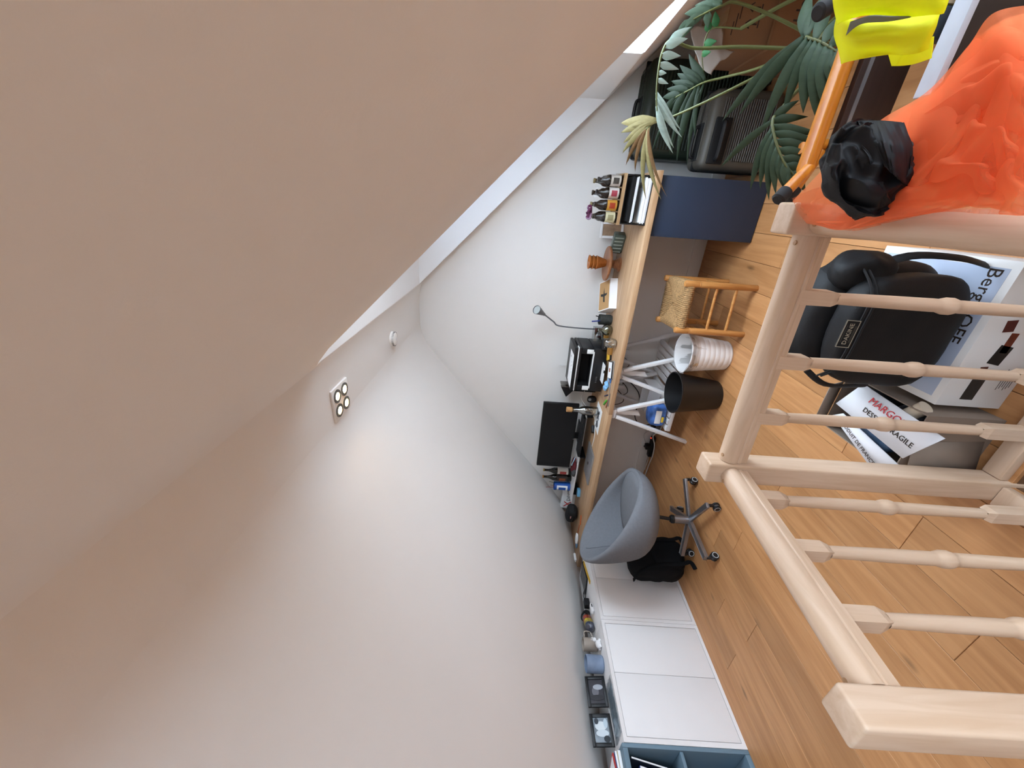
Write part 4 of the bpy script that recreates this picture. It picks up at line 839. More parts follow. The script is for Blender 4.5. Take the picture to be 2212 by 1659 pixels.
dg = T('white_adapter', 'white rounded adapter lying on the white cabinet', 'adapter', (-3.03, 1.985, CZ), .2); bm = B(); box(bm, (0, 0, .014), (.045, .085, .026), None, .010, 3); P('body', bm, lacq, dg); bm = B(); box(bm, (.023, .01, .016), (.002, .03, .008)); P('port', bm, black, dg)
cb = T('charger_brick', 'black charger brick with cable beyond the white adapter', 'charger', (-3.14, 2.10, CZ), .1); bm = B(); box(bm, (0, 0, .024), (.05, .07, .046), None, .004); P('brick', bm, black, cb); bm = B(); tube(bm, path([(0, .035, .03), (.02, .08, .035), (.0, .14, .02), (-.04, .11, .03), (-.03, .05, .02), (-.01, .13, .012), (.03, .17, .006)], 5), .0032, 6); P('cable', bm, black, cb)
hp = T('headset', 'black headset lying behind the white adapter', 'headset', (-3.19, 2.02, CZ)); bm = B(); tube(bm, path([(-.04, -.03, .025), (-.05, .0, .06), (-.03, .035, .055), (.0, .045, .03), (.02, .03, .02)], 5), .009, 8); P('band', bm, black, hp); bm = B(); soft(bm, (.015, .01, .022), (.045, .05, .042), 2.4, .003, 20); P('earpad', bm, blackm, hp, smooth=80)
tbl = T('tablet', 'dark tablet lying on the cabinet by the desk end', 'tablet', (-3.15, 2.36, CZ), .25); bm = B(); bx2(bm, (-.085, -.12, 0), (.085, .12, .012), .004); P('body', bm, black, tbl); bm = B(); bx2(bm, (-.078, -.112, .0122), (.078, .112, .0128)); P('screen', bm, mat('tablet_screen', '#2c2f31', .15), tbl)
bm = B(); box(bm, (0, 0, .004), (.03, .30, .006), None, .001); rl = tag(P('ruler', bm, mat('ruler_yellow', '#d8a92c', .5), loc=(-3.03, 2.33, CZ), rz=.33), 'yellow folding ruler lying beside the dark tablet', 'ruler')
bm = B()
for k in range(14): box(bm, (.008, -.14+.0215*k, .0075), (.012, .0015, .0004))
P('scale_marks', bm, ink, rl)
fl = T('plastic_folder', 'clear plastic folder lying in front of the black picture frames', 'folder', (-2.97, 1.27, CZ), .06)
bm = B(); grid(bm, lambda u, v: Vector((-.085+.17*u, -.16+.32*v, .002+.012*abs(noise.noise(Vector((u*4, v*7, 2)))))), 16, 24); P('film', bm, clear('folder_film', '#dfe6ea', .5, .1), fl, smooth=30)
bm = B(); bx2(bm, (-.06, -.13, .0005), (.06, .12, .002)); P('sheet', bm, mat('folder_sheet', '#b7c3cb', .5, var=.1), fl)
# ================================================================== boxes and bags behind the far rail
print_d = mat('print_dark2', '#2a2320', .6)
bh = T('cookware_box', 'white printed cookware box on the floor behind the far rail, black backpack on it', 'box', (-.281, 1.29, 0)); bo = Vector((-.281, 1.29, 0))
wbd = mat('white_board', '#e6e3e0', .7, var=.01)
bm = B(); bx2(bm, (-.221, -.214, 0), (.221, .214, .209), .0015); P('body', bm, wbd, bh)
bm = B(); bx2(bm, (-.199, -.192, .2092), (.199, .192, .2096)); P('grey_panel', bm, mat('panel_greyblue', '#b4bed2', .7), bh)
text('printed_text', 'BergHOFF', .052, ink, bh, basis((.085, -.158, .2100), (-1, 0, 0), (0, -1, 0)), .0003)
text('printed_text', 'Taille', .03, ink, bh, basis((.13, .15, .2100), (-1, 0, 0), (0, -1, 0)), .0003)
for k, (px, py, w_, h_, c_) in enumerate([(2183, 705, .035, .03, '#54201a'), (2180, 742, .062, .022, '#6a2c18'), (2160, 768, .06, .04, '#1c1a18'), (2122, 803, .032, .022, '#5a2a1c'), (2100, 842, .07, .04, '#2b2724')]):
    c = at(px, py, y=1.0755)-bo; bm = B(); box(bm, (c.x, -.2146, min(max(c.z, .03), .18)), (w_, .0008, h_), Matrix.Rotation(.15*(k % 3-1), 3, 'Y')); P('printed_picture', bm, mat('pic_'+c_, c_, .6, var=.3, scale=60), bh)
bm = B()
for k in range(6):
    for q in range(2): box(bm, (-.12+.16*q, -.2144, .055-.007*k), (.07-.01*(k % 3), .0006, .0022))
P('printed_lines', bm, mat('print_grey', '#77706b', .7), bh)
# backpack
dk = T('backpack', 'black backpack with a small framed badge, standing on the white cookware box', 'backpack', (-.27, 1.215, .218))
nylon = mat('black_nylon', '#0c0c0f', .62, var=.15, scale=30, bump=.12, bscale=300, spec=.4)
R = Matrix.Rotation(.10, 3, 'X')
bm = B(); soft(bm, (-.01, .05, .205), (.40, .20, .41), 3.6, .014, 6, R, seed=11, taper=.14); P('main_compartment', bm, nylon, dk, smooth=80)
bm = B(); soft(bm, (-.02, -.075, .19), (.36, .13, .36), 3.8, .010, 6, R, seed=12, taper=.06); fp = P('front_pocket', bm, nylon, dk, smooth=80)
bm = B(); soft(bm, (.135, .0, .30), (.13, .17, .18), 2.4, .02, 9, seed=13); P('side_bulge', bm, nylon, dk, smooth=80)
bm = B(); soft(bm, (-.03, .09, .355), (.30, .12, .14), 2.6, .016, 8, seed=14); P('top_lid', bm, nylon, dk, smooth=80)
for z in (.355, .34):
    bm = B(); tube(bm, path([(-.19, -.06, z-.02), (-.12, -.135, z), (0, -.145, z+.003), (.10, -.135, z), (.165, -.05, z-.01)], 5), .0035, 6); P('zip', bm, blackm, fp)
bm = B(); tube(bm, path([(.15, -.02, .30), (.20, -.05, .22), (.205, -.07, .10), (.19, -.06, .0)], 5), .016, 8, flat=.3); P('strap', bm, nylon, dk)
bm = B(); tube(bm, path([(-.19, -.02, .34), (-.225, -.05, .28), (-.215, -.06, .16)], 5), .016, 8, flat=.3); P('strap', bm, nylon, dk)
pc_ = at(1837, 722, y=1.215-.158)-Vector((-.27, 1.215, .2105)); ex, ez = Vector((1, 0, 0)), (Vector((0, -.10, 1))).normalized()*1
ez = Vector((0, .10, 1)).normalized(); en = ex.cross(ez)
def pb(bm, x, z, w, h, t=.002, off=0): box(bm, pc_+ex*x+ez*z+en*off, (w, h, t), Matrix((ex, ez, en)).transposed())
bm = B(); pb(bm, 0, 0, .082, .037); bd = P('badge', bm, blackm, dk); sv = mat('badge_thread', '#a79f8c', .6)
bm = B(); pb(bm, 0, .0175, .082, .0018, .003); pb(bm, 0, -.0175, .082, .0018, .003); pb(bm, .040, 0, .0018, .035, .003); pb(bm, -.040, 0, .0018, .035, .003); P('badge_border', bm, sv, bd)
text('badge_text', 'DAKINE', .0165, sv, bd, basis(pc_+en*.0016, ex, ez), .0004, 0, 1.08)
bm = B()
for z in (-.0105, -.0135, .0115): pb(bm, 0, z, .05, .0007, .0024)
P('badge_lines', bm, mat('badge_line', '#5c574c', .6), bd)
# open carton
oc = T('open_carton', 'opened delivery carton with raised flaps beside the cookware box', 'carton', (-.645, 1.20, 0)); oo = Vector((-.645, 1.20, 0))
grey_k = mat('grey_board', '#8d7c6e', .85, var=.04); white_k = mat('white_carton', '#e9e7ea', .75, var=.01)
bm = B(); bx2(bm, (-.115, -.16, 0), (.12, .16, .004))
for a, b in (((-.115, -.16, .004), (.12, -.156, .25)), ((-.115, .156, .004), (.12, .16, .25)), ((-.115, -.156, .004), (-.111, .156, .25)), ((.116, -.156, .004), (.12, .156, .25))): bx2(bm, a, b)
P('body', bm, grey_k, oc)
def flapq(name, q, m, th=.003):
    bm = B(); f = surf([[Vector(q[0])-oo, Vector(q[1])-oo], [Vector(q[3])-oo, Vector(q[2])-oo]]); grid(bm, lambda u, v: f(u, v), 2, 2); return P(name, bm, m, oc, solid=th)
q = [at(1806, 871.5, z=.268), at(1865.4, 829.3, z=.262), at(2041.6, 947.4, z=.262), at(1950, 990, z=.268)]
flapq('flap', q, white_k)
flapq('flap', [at(1795, 831, z=.31), at(1761, 902, z=.31), Vector((-.762, 1.362, .252)), Vector((-.56, 1.362, .252))], grey_k)
q2 = [at(1798.6, 896.8, z=.262), at(1876, 1003, z=.262), at(1950, 1012, z=.255), at(1822, 893, z=.255)]
flapq('flap', q2, white_k)
flapq('flap', [at(1971.8, 956, z=.25), at(2126, 954, z=.02), at(2104.7, 1020, z=.02), at(1960, 1011, z=.25)], grey_k)
red_pen = mat('red_marker', '#c8323a', .6)
ax_ = (q[3]-q[0]).normalized(); nrm = Vector((0, 0, 1)); up_ = nrm.cross(ax_)
if up_.dot(q[1]-q[0]) < 0: up_ = -up_
cc = (q[0]+q[1]+q[2]+q[3])/4-oo
def lab_(s, size, along, across, m, sh=0, xs=1): text('printed_text' if m == ink else 'handwriting', s, size, m, oc, basis(cc+ax_*along+up_*across+Vector((0, 0, .004)), ax_, up_), .0004, sh, xs)
lab_('DESSUS - FRAGILE', .026, .03, -.012, ink); lab_('MARGOT', .036, .0, .030, red_pen, .25)
a2 = (q2[1]-q2[0]).normalized(); u2_ = nrm.cross(a2); c2 = (q2[0]+q2[1])/2-oo
text('printed_text', 'PRODUIT DE FRANCE', .020, ink, oc, basis(c2+a2*.03+u2_*(.018 if u2_.x > 0 else -.018)+Vector((0, 0, .004)), a2, u2_ if u2_.x > 0 else -u2_), .0004)
for i, (c, s, m, lb) in enumerate([((-.60, 1.12, .16), (.12, .14, .13), mat('grey_bag', '#5a5d66', .3, var=.4, scale=25), 'crumpled grey plastic bag inside the opened carton'), ((-.70, 1.20, .17), (.09, .16, .11), mat('blue_bag', '#4d6480', .25, var=.4, scale=20), 'bluish plastic bag inside the opened carton'), ((-.60, 1.27, .15), (.10, .10, .12), blackm, 'black cloth bundle inside the opened carton')]):
    bm = B(); soft(bm, (0, 0, 0), s, 2.4, .02, 22, seed=20+i); tag(P('plastic_bag', bm, m, loc=c, smooth=40), lb, 'bag')
bm = B(); cyl(bm, (-.05, .03, 0), (.03, -.02, -.01), .022, .022, 16); tag(P('paper_roll', bm, mat('roll_cream', '#cbbba6', .7), loc=(-.545, 1.10, .235)), 'cream paper roll wedged between carton and cookware box', 'roll')
# ================================================================== wooden frame, board, vest and tulle by the right rail
honey = wood('honey_wood', '#d88a2e', '#c0701d', 0, 2, .3); rub = mat('black_rubber', '#1d1d20', .7, var=.1); dbr = wood('dark_walnut', '#3c2a24', '#2f201b', 0, 2, .45)
fc = T('wooden_frame', 'honey coloured wooden frame with dark brown board and rubber tipped legs', 'frame', (.40, 1.15, 0)); fo = Vector((.40, 1.15, 0))
bm = B(); bx2(bm, (-.285, -.028, .826), (.42, .022, .852), .011, 3); P('top_bar', bm, honey, fc)
bm = B(); bx2(bm, (-.27, -.030, .70), (.42, -.012, .812), .002); P('dark_board', bm, dbr, fc)
bm = B(); bx2(bm, (-.27, -.033, .790), (.42, -.0305, .798)); P('silver_strip', bm, alu, fc)
def peg(a, b):
    a, b = Vector(a)-fo, Vector(b)-fo; d = (b-a).normalized()
    bm = B(); tube(bm, [a, b], .0145, 14); lg = P('leg', bm, honey, fc); bm = B(); tube(bm, [b-d*.022, b-d*.02, b+d*.008, b+d*.012], [.0155, .0175, .0175, .013], 16); P('rubber_tip', bm, rub, lg)
peg((.128, 1.135, .838), at(1686, 426, y=1.105)); peg((.165, 1.15, .815), at(1705, 424, y=1.13)); peg((.485, 1.135, .85), at(1775, 22, y=1.105))
for x in (-.22, .36):
    for y in (-.016, .14): bm = B(); cyl(bm, (x, y, 0), (x, .0 if y < 0 else .06, .83), .0145); P('leg', bm, honey, fc)
pb_ = T('leaning_panel', 'dark panel with white painted top edge standing beside the tulle', 'panel', (.52, .945, 0))
bm = B(); bx2(bm, (-.28, -.016, 0), (.30, .016, .778), .001); P('dark_face', bm, mat('dark_panel', '#241a16', .6, var=.1), pb_)
bm = B(); bx2(bm, (-.28, -.019, .7785), (.30, .019, .792), .002); P('white_edge', bm, mat('white_edge', '#bcc3d2', .5, var=.05, scale=30), pb_)
ck = T('cork_board', 'speckled beige board with a dark corner behind the white edged panel', 'board', (.62, 1.01, 0)); bm = B(); bx2(bm, (-.22, -.012, 0), (.18, .012, .785), .002); P('board', bm, mat('speckled_cork', '#c9b49a', .8, var=.35, scale=70), ck); bm = B(); bx2(bm, (-.275, -.013, .72), (-.221, .013, .787), .006); P('dark_corner', bm, mat('slate', '#3c4048', .6), ck)
def sheet(ctrl, nu, nv, amp=0, fr=10, seed=0, off=0, amp2=0):
    f = surf([[atd(x, y, d+off) for x, y, d in r] for r in ctrl])
    def g(u, v):
        p = f(u, v); dr = (p-CAM).normalized(); s = Vector((seed, seed*1.7, -seed))
        e = amp*noise.noise(p*fr+s)+amp*.55*abs(noise.noise(p*fr*2.1+s))+amp2*noise.noise(Vector((u*3, v*22, seed)))
        return p+dr*e+Vector(noise.noise_vector(p*fr*1.3+s*2))*amp*.35
    return grid(B(), g, nu, nv)
def thin(name, c, tr=.5, rough=.7):
    m = mat(name, c, rough, var=.05, scale=12, bump=.1, bscale=90); n = m.node_tree; t = n.nodes.new('ShaderNodeBsdfTranslucent'); t.inputs[0].default_value = lin(c)
    x = n.nodes.new('ShaderNodeMixShader'); x.inputs[0].default_value = tr; n.links.new(n.nodes['Principled BSDF'].outputs[0], x.inputs[1]); n.links.new(t.outputs[0], x.inputs[2]); n.links.new(x.outputs[0], n.nodes['Material Output'].inputs[0]); return m
hv = thin('hi_vis_yellow', '#fbff30', .45)
vt = T('safety_vest', 'fluorescent yellow safety vest with grey stripe hung over the wooden frame', 'vest', fo+Vector((0, -.02, .85)))
def toloc(bm, o):
    for v in bm.verts: v.co -= o
    return bm
vo_ = fo+Vector((0, -.02, .85))
C1 = [[(1798, -60, 1.13), (1815, -60, 1.10), (1880, -60, 1.09), (1960, -60, 1.07), (2050, -60, 1.05), (2070, -60, 1.06)],
      [(1803, 12, 1.14), (1820, 14, 1.10), (1880, 12, 1.075), (1960, 6, 1.06), (2030, 12, 1.04), (2046, 8, 1.05)],
      [(1808, 50, 1.15), (1826, 44, 1.12), (1880, 34, 1.10), (1960, 36, 1.08), (2022, 34, 1.05), (2034, 32, 1.06)]]
C2 = [[(1810, 26, 1.16), (1832, 40, 1.12), (1890, 44, 1.11), (1960, 38, 1.09), (2018, 28, 1.07), (2032, 24, 1.08)],
      [(1803, 74, 1.16), (1830, 76, 1.11), (1890, 78, 1.07), (1950, 74, 1.055), (2005, 62, 1.05), (2026, 54, 1.06)],
      [(1812, 112, 1.16), (1836, 108, 1.12), (1890, 104, 1.10), (1950, 104, 1.07), (1990, 98, 1.05), (2012, 88, 1.06)],
      [(1818, 138, 1.15), (1838, 130, 1.12), (1890, 120, 1.095), (1950, 116, 1.08), (1985, 113, 1.06), (2008, 106, 1.06)]]
C3 = [[(1900, 90, 1.15), (1960, 90, 1.14), (2016, 80, 1.12)], [(1928, 144, 1.15), (1970, 138, 1.14), (2010, 128, 1.12)]]
for k, c in enumerate((C1, C2, C3)): P('fabric', toloc(sheet(c, 26, 34, .012, 13, k+1), vo_), hv, vt, smooth=80, solid=.002)
P('reflective_stripe', toloc(sheet([[(1838, 46, 1.095), (1880, 34, 1.07), (1930, 36, 1.062), (1968, 36, 1.07)], [(1828, 76, 1.105), (1862, 50, 1.085), (1920, 45, 1.07), (1966, 38, 1.07)]], 6, 26, .002, 12, 3), vo_), mat('reflective_grey', '#7c8074', .45), vt, smooth=80, solid=.002)
# tulle
m = bpy.data.materials.new('orange_tulle'); m.use_nodes = True; n = m.node_tree; n.nodes.remove(n.nodes['Principled BSDF']); L = n.links.new
df = n.nodes.new('ShaderNodeBsdfDiffuse'); tl = n.nodes.new('ShaderNodeBsdfTranslucent'); tp = n.nodes.new('ShaderNodeBsdfTransparent')
df.inputs[0].default_value = lin('#ff9a6a'); tl.inputs[0].default_value = lin('#ff8c58'); tp.inputs[0].default_value = (1, .93, .88, 1)
m1 = n.nodes.new('ShaderNodeMixShader'); m1.inputs[0].default_value = .5; L(df.outputs[0], m1.inputs[1]); L(tl.outputs[0], m1.inputs[2])
lw = n.nodes.new('ShaderNodeLayerWeight'); lw.inputs[0].default_value = .5; mr = n.nodes.new('ShaderNodeMapRange'); mr.inputs['To Min'].default_value = .30; mr.inputs['To Max'].default_value = .75
L(lw.outputs['Facing'], mr.inputs['Value']); m2 = n.nodes.new('ShaderNodeMixShader'); L(mr.outputs[0], m2.inputs[0]); L(tp.outputs[0], m2.inputs[1]); L(m1.outputs[0], m2.inputs[2]); L(m2.outputs[0], n.nodes['Material Output'].inputs[0]); tulle_m = m
tu = T('orange_tulle', 'heap of sheer orange tulle draped over the right handrail', 'tulle', (.12, .75, .90)); to_ = Vector((.12, .75, .90))
A = [[(1714, 436, 1.17), (1800, 345, 1.19), (1900, 262, 1.19), (2000, 203, 1.15), (2090, 102, 1.11), (2150, 25, 1.08), (2260, 5, 1.03)],
     [(1730, 455, 1.145), (1805, 400, 1.11), (1905, 330, 1.08), (2010, 270, 1.01), (2110, 190, .97), (2180, 120, .94), (2270, 110, .91)],
     [(1738, 468, 1.13), (1810, 445, 1.07), (1912, 400, 1.01), (2020, 350, .94), (2120, 300, .90), (2190, 260, .88), (2270, 250, .86)],
     [(1742, 477, 1.125), (1812, 476, 1.065), (1912, 450, .99), (2030, 420, .92), (2125, 400, .87), (2195, 390, .85), (2270, 380, .83)],
     [(1742, 482, 1.125), (1812, 496, 1.06), (1905, 484, .985), (2030, 458, .905), (2120, 460, .86), (2200, 466, .82), (2270, 465, .80)]]
Bc = [[(1850, 300, 1.23), (1930, 252, 1.2), (2030, 185, 1.16), (2120, 70, 1.12), (2260, 20, 1.08)], [(1870, 360, 1.14), (1960, 320, 1.09), (2060, 260, 1.04), (2140, 170, 1.0), (2260, 150, .98)], [(1890, 420, 1.06), (1990, 390, 1.01), (2080, 340, .97), (2150, 300, .93), (2260, 290, .92)], [(1900, 465, 1.02), (2010, 440, .97), (2090, 430, .92), (2160, 430, .89), (2260, 430, .87)]]
Cc = [[(2010, 230, 1.03), (2080, 140, 1.0), (2140, 60, .98), (2260, 60, .95)], [(2030, 320, .97), (2110, 250, .93), (2170, 190, .9), (2270, 170, .87)], [(2060, 400, .92), (2130, 350, .88), (2190, 310, .85), (2270, 300, .83)]]
SA = surf([[atd(*q) for q in r] for r in A]); tr_ = random.Random(5)
def tulle_patch(u0, v0, hu, hv, ang, off, amp, seed):
    """one fold of the heap: a patch of the draped surface, turned, lifted and rippled"""
    ca, sa = math.cos(ang), math.sin(ang)
    def g(a, b):
        x, y = (a-.5)*2, (b-.5)*2; u = u0+hu*x*ca-hv*y*sa; v = v0+hu*x*sa+hv*y*ca
        u += .03*math.sin(y*5+seed); v += .02*math.sin(x*6+seed*2)
        p = SA(min(max(u, 0), 1), min(max(v, 0), 1)); d = (p-CAM).normalized()
        roll = .020*(abs(x)**6+abs(y)**6)
        e = off+roll+amp*math.sin(y*4.5+x*1.5+seed)*.5+amp*noise.noise(p*7+Vector((seed, 0, seed)))+amp*.4*noise.noise(p*17+Vector((0, seed, 1)))
        return p+d*e
    return grid(B(), g, 26, 40)
P('layer', toloc(sheet(A, 50, 80, .014, 8, 2, .012, .006), to_), tulle_m, tu, smooth=80)
P('layer', toloc(sheet(Bc, 40, 60, .02, 8, 5, .05, .01), to_), tulle_m, tu, smooth=80)
P('layer', toloc(sheet(Bc, 40, 60, .03, 6, 9, .10, .02), to_), tulle_m, tu, smooth=80)
for k, (u0, v0, hu, hv_, an, of) in enumerate([(.45, .62, .42, .20, .3, -.005), (.6, .80, .34, .22, -.5, -.018), (.75, .55, .20, .25, .1, -.014), (.35, .84, .30, .16, .9, -.012), (.8, .88, .2, .16, .3, -.03), (.5, .45, .35, .12, -.6, -.004), (.86, .30, .12, .22, .05, -.008), (.25, .70, .22, .12, 1.2, -.01), (.62, .68, .2, .14, .8, -.026)]):
    P('fold', toloc(tulle_patch(u0, v0, hu, hv_, an, of, .013, k*1.7), to_), tulle_m, tu, smooth=80)
P('layer', toloc(sheet([[(1712, 428, 1.165), (1740, 415, 1.16), (1790, 400, 1.14), (1850, 400, 1.12)], [(1722, 455, 1.14), (1760, 455, 1.12), (1810, 450, 1.09), (1860, 450, 1.05)], [(1742, 482, 1.125), (1790, 494, 1.075), (1850, 497, 1.02), (1905, 485, .985)]], 24, 40, .008, 18, 4), to_), tulle_m, tu, smooth=80)
# black cloth on the tulle
bc_c = atd(1872, 372, .985)
bcl = T('black_cloth', 'crumpled black cloth lying on the orange tulle', 'cloth', bc_c); cotton = mat('black_cotton', '#0d0f14', .6, var=.2, scale=20, spec=.4)
bm = B(); bmesh.ops.create_icosphere(bm, subdivisions=6, radius=1)
for v in bm.verts:
    d = v.co.normalized(); s_ = d+Vector(noise.noise_vector(d*1.3))*.5
    p = (-u2)*(d.x*.074)+r2*(d.y*.080)+(-f1)*(d.z*.040)-(u2)*(-.012*d.y)
    r1 = 1.6*noise.noise(s_*1.5+Vector((3, 1, 7))); r3 = 1-2*abs(noise.noise(s_*2.6+Vector((9, 2, 4))))
    v.co = p*(.98+.16*r1+.03*r3)+(-f1)*(.018*r1+.009*r3)*(d.z > -.2)
P('fabric', bm, cotton, bcl, smooth=80)
for k, c in enumerate([[[(1852, 262, .985), (1900, 262, .975), (1952, 266, .985)], [(1868, 300, .955), (1915, 318, .925), (1968, 325, .96)], [(1895, 350, .935), (1930, 380, .92), (1958, 405, .955)]],
    [[(1786, 350, 1.0), (1806, 325, .98), (1850, 300, .96)], [(1790, 385, .975), (1825, 360, .94), (1880, 335, .925)], [(1802, 420, .99), (1838, 405, .955), (1890, 380, .925)]],
    [[(1822, 420, .975), (1850, 400, .94), (1905, 395, .925)], [(1828, 452, .985), (1862, 432, .945), (1915, 420, .935)], [(1850, 474, .99), (1880, 462, .965), (1925, 436, .955)]]]):
    P('fold', toloc(sheet(c, 26, 28, .008, 9, 6+k, 0, .004), bc_c), cotton, bcl, smooth=80, solid=.003)
# ================================================================== potted palm
po = Vector((.80, 1.60, 0)); palm = T('potted_palm', 'large potted palm with long drooping fronds under the skylight', 'palm', po)
bm = B(); lathe(bm, [(0, 0), (.12, 0), (.125, .01), (.155, .27), (.163, .275), (.163, .30), (.150, .30), (.143, .25), (0, .25)], n=34); P('pot', bm, mat('terracotta', '#7d4a33', .8, var=.1), palm)
bm = B(); lathe(bm, [(0, .262), (.08, .260), (.142, .252)], n=24); P('soil', bm, mat('soil', '#241811', .95, var=.3, scale=60), palm)
def leafm(name, c, rough=.55): return mat(name, c, rough, var=.12, scale=20, stretch=(6, 6, 1), spec=.25)
gr1 = leafm('leaf_green', '#3a4a38'); gr2 = leafm('leaf_dark', '#1c2818'); gr3 = leafm('leaf_yellowing', '#766b45', .55); gr4 = leafm('leaf_brown', '#5e4326', .7); stalkm = mat('stalk', '#55592f', .5, var=.1)
def blade(bm, p0, p1, w, sag=.0, fold=.35, seg=9, side=None):
    p0, p1 = Vector(p0), Vector(p1); d = p1-p0; L_ = d.length; mid = (p0+p1)/2+Vector((0, 0, sag*L_))
    view = ((p0+p1)/2+po-CAM).normalized(); rows = []
    for i in range(seg+1):
        t = i/seg; p = p0*(1-t)**2+mid*2*t*(1-t)+p1*t*t
        tg = ((mid-p0)*2*(1-t)+(p1-mid)*2*t).normalized(); sd = side or tg.cross(view).normalized()
        hw = w*(.35+.65*min(1, t/.28))*(1-max(0, (t-.28)/.72)**1.7)
        nn = tg.cross(sd).normalized()
        hw *= .8; rows.append([bm.verts.new(p+sd*hw+nn*hw*fold), bm.verts.new(p), bm.verts.new(p-sd*hw+nn*hw*fold)])
    for a, b in zip(rows, rows[1:]):
        for k in (0, 1): bm.faces.new((a[k], a[k+1], b[k+1], b[k]))
def frond(rachis, leaves, m, w=.018, sag=.10, dist_tip=0, r=.006):
    pts = [atd(x, y, d)-po for x, y, d in rachis]; pa_ = path(pts, 6)
    bm = B(); tube(bm, pa_, [r*(1-.6*i/len(pa_)) for i in range(len(pa_))], 7); fr = P('frond', bm, stalkm, palm, smooth=60)
    for lf in leaves:
        t, x, y, d = lf[:4]; ww = lf[4] if len(lf) > 4 else w; mm = lf[5] if len(lf) > 5 else m
        p0 = spline([Vector(p) for p in pts], t); bm = B(); blade(bm, p0, atd(x, y, d)-po, ww, sag); P('leaflet', bm, mm, fr, smooth=70, solid=.0006)
base = Vector((.80, 1.60, .26))
bpx = (1950, 100, 2.08)
frond([(1905, 95, 2.05), (1840, 100, 1.85), (1780, 92, 1.65), (1737, 79, 1.55), (1775, 92, 1.50), (1815, 117, 1.47)],
      [(.62, 1560, 262, 1.58, .022), (.64, 1596, 250, 1.56, .020), (.68, 1645, 287, 1.50, .020), (.72, 1690, 262, 1.50, .016), (.76, 1735, 245, 1.46, .026), (.80, 1768, 268, 1.44, .026), (.86, 1790, 252, 1.43, .026), (.92, 1812, 205, 1.43, .024), (.97, 1822, 165, 1.43, .022), (.62, 1755, -22, 1.66, .020), (.66, 1780, -10, 1.64, .018), (.74, 1806, 2, 1.62, .018), (.82, 1824, 30, 1.58, .018), (.88, 1836, 62, 1.54, .018), (.97, 1845, 120, 1.46, .02)], gr1)
frond([(1800, 140, 1.8), (1730, 190, 1.62), (1690, 232, 1.52), (1669, 260, 1.48), (1676, 306, 1.45), (1696, 355, 1.43), (1723, 385, 1.42)],
      [(.50, 1556, 362, 1.50, .014), (.56, 1621, 411, 1.46), (.60, 1642, 408, 1.45), (.64, 1661, 433, 1.44), (.70, 1676, 420, 1.43), (.76, 1694, 408, 1.43), (.82, 1708, 415, 1.42), (.90, 1722, 418, 1.42), (.98, 1740, 412, 1.42), (.46, 1727, 216, 1.50), (.50, 1746, 252, 1.49), (.55, 1782, 291, 1.46), (.60, 1778, 306, 1.45), (.66, 1773, 321, 1.45), (.72, 1768, 338, 1.44), (.78, 1760, 353, 1.44), (.84, 1752, 368, 1.43), (.92, 1748, 384, 1.42)], gr1, .015)
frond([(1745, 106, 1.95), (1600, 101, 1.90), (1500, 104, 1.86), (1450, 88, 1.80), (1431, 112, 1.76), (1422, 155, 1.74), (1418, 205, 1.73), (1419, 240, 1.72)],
      [(.45, 1494, 58, 1.84, .016), (.52, 1486, 83, 1.80, .018), (.60, 1471, 121, 1.78, .016), (.66, 1467, 150, 1.77, .014), (.72, 1440, 158, 1.74, .010), (.76, 1444, 181, 1.74, .010), (.84, 1471, 281, 1.73, .013), (.88, 1473, 297, 1.73, .013), (.94, 1456, 320, 1.72, .013), (.98, 1454, 332, 1.72, .012), (.90, 1448, 262, 1.73, .009)], leafm('leaf_lit', '#a9bdb4'), .014)  # pale leaf colour has the skylight on this frond painted in
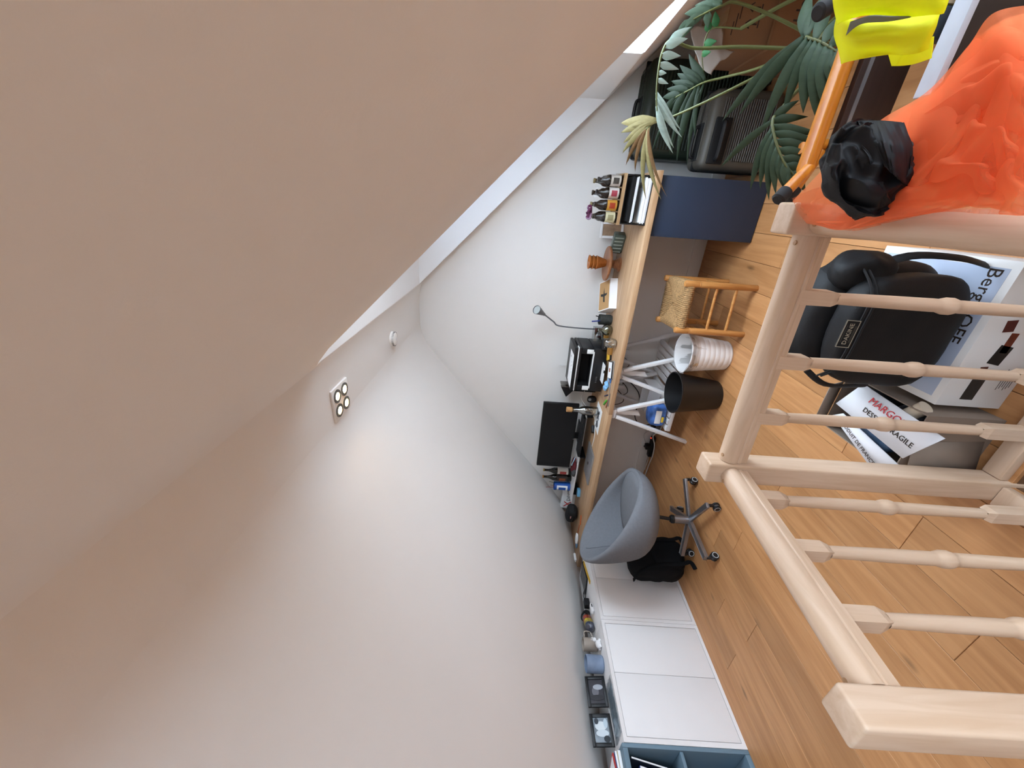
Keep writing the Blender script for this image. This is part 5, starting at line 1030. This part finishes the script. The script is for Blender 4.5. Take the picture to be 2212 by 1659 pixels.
frond([(1740, 112, 1.98), (1625, 170, 1.95), (1520, 222, 1.95), (1440, 257, 1.98), (1415, 262, 2.0), (1395, 280, 2.0)],
      [(.72, 1341, 266, 2.06, .028, gr3), (.76, 1341, 287, 2.05, .022, gr3), (.80, 1346, 310, 2.04, .020, gr3), (.84, 1344, 332, 2.03, .018, gr3), (.88, 1356, 350, 2.02, .014, gr3), (.90, 1396, 432, 2.0, .014, gr3), (.92, 1428, 431, 1.98, .013, gr3), (.95, 1418, 412, 2.0, .010, gr3), (.97, 1372, 372, 2.0, .012, gr4), (.99, 1352, 358, 2.02, .011, gr4), (.93, 1441, 425, 1.97, .010, gr4)], gr3, .014, .16)
frond([(1740, 108, 2.1), (1630, 150, 2.12), (1560, 168, 2.14), (1521, 178, 2.14), (1490, 194, 2.14), (1456, 212, 2.14)],
      [(.58, 1488, 116, 2.18), (.62, 1468, 140, 2.18), (.66, 1462, 158, 2.18), (.72, 1450, 175, 2.18), (.80, 1440, 192, 2.18), (.90, 1432, 210, 2.18), (.60, 1484, 358, 2.1, .012), (.70, 1462, 350, 2.1), (.78, 1445, 340, 2.1, .012), (.86, 1448, 268, 2.12), (.96, 1425, 262, 2.12), (.66, 1502, 300, 2.1, .012), (.92, 1408, 330, 2.12, .012)], gr2, .02)
frond([(1760, 80, 2.05), (1660, 30, 2.0), (1590, 5, 1.95), (1560, 12, 1.92), (1520, 30, 1.9), (1490, 45, 1.9)],
      [(.60, 1500, 12, 1.95, .02), (.70, 1478, 30, 1.93, .02), (.80, 1472, 62, 1.9, .018), (.90, 1470, 88, 1.9, .016), (.75, 1530, 62, 1.9, .016), (.97, 1462, 70, 1.9, .015), (.62, 1545, -20, 1.95, .02)], gr1, .02)
frond([(1600, 62, 2.2), (1537, 62, 2.2), (1519, 105, 2.2), (1517, 132, 2.2), (1522, 166, 2.2)], [(.45, 1549, 88, 2.18, .020), (.6, 1536, 112, 2.18, .016), (.3, 1530, 40, 2.2, .018), (.2, 1545, 24, 2.2, .018)], leafm('leaf_fresh', '#2b5a32'), .018, .05, 0, .0035)
for k, (px, py, d) in enumerate([(1905, 95, 2.05), (1800, 140, 1.8), (1745, 106, 1.95), (1740, 112, 1.98), (1740, 108, 2.1), (1760, 80, 2.05), (1600, 62, 2.2)]):
    e = atd(px, py, d)-po; s = Vector((.03*math.cos(k), .03*math.sin(k), .25)); bm = B(); tube(bm, path([s, s*.4+e*.6+Vector((0, 0, .05)), e], 6), .007, 7); P('stem', bm, stalkm, palm)
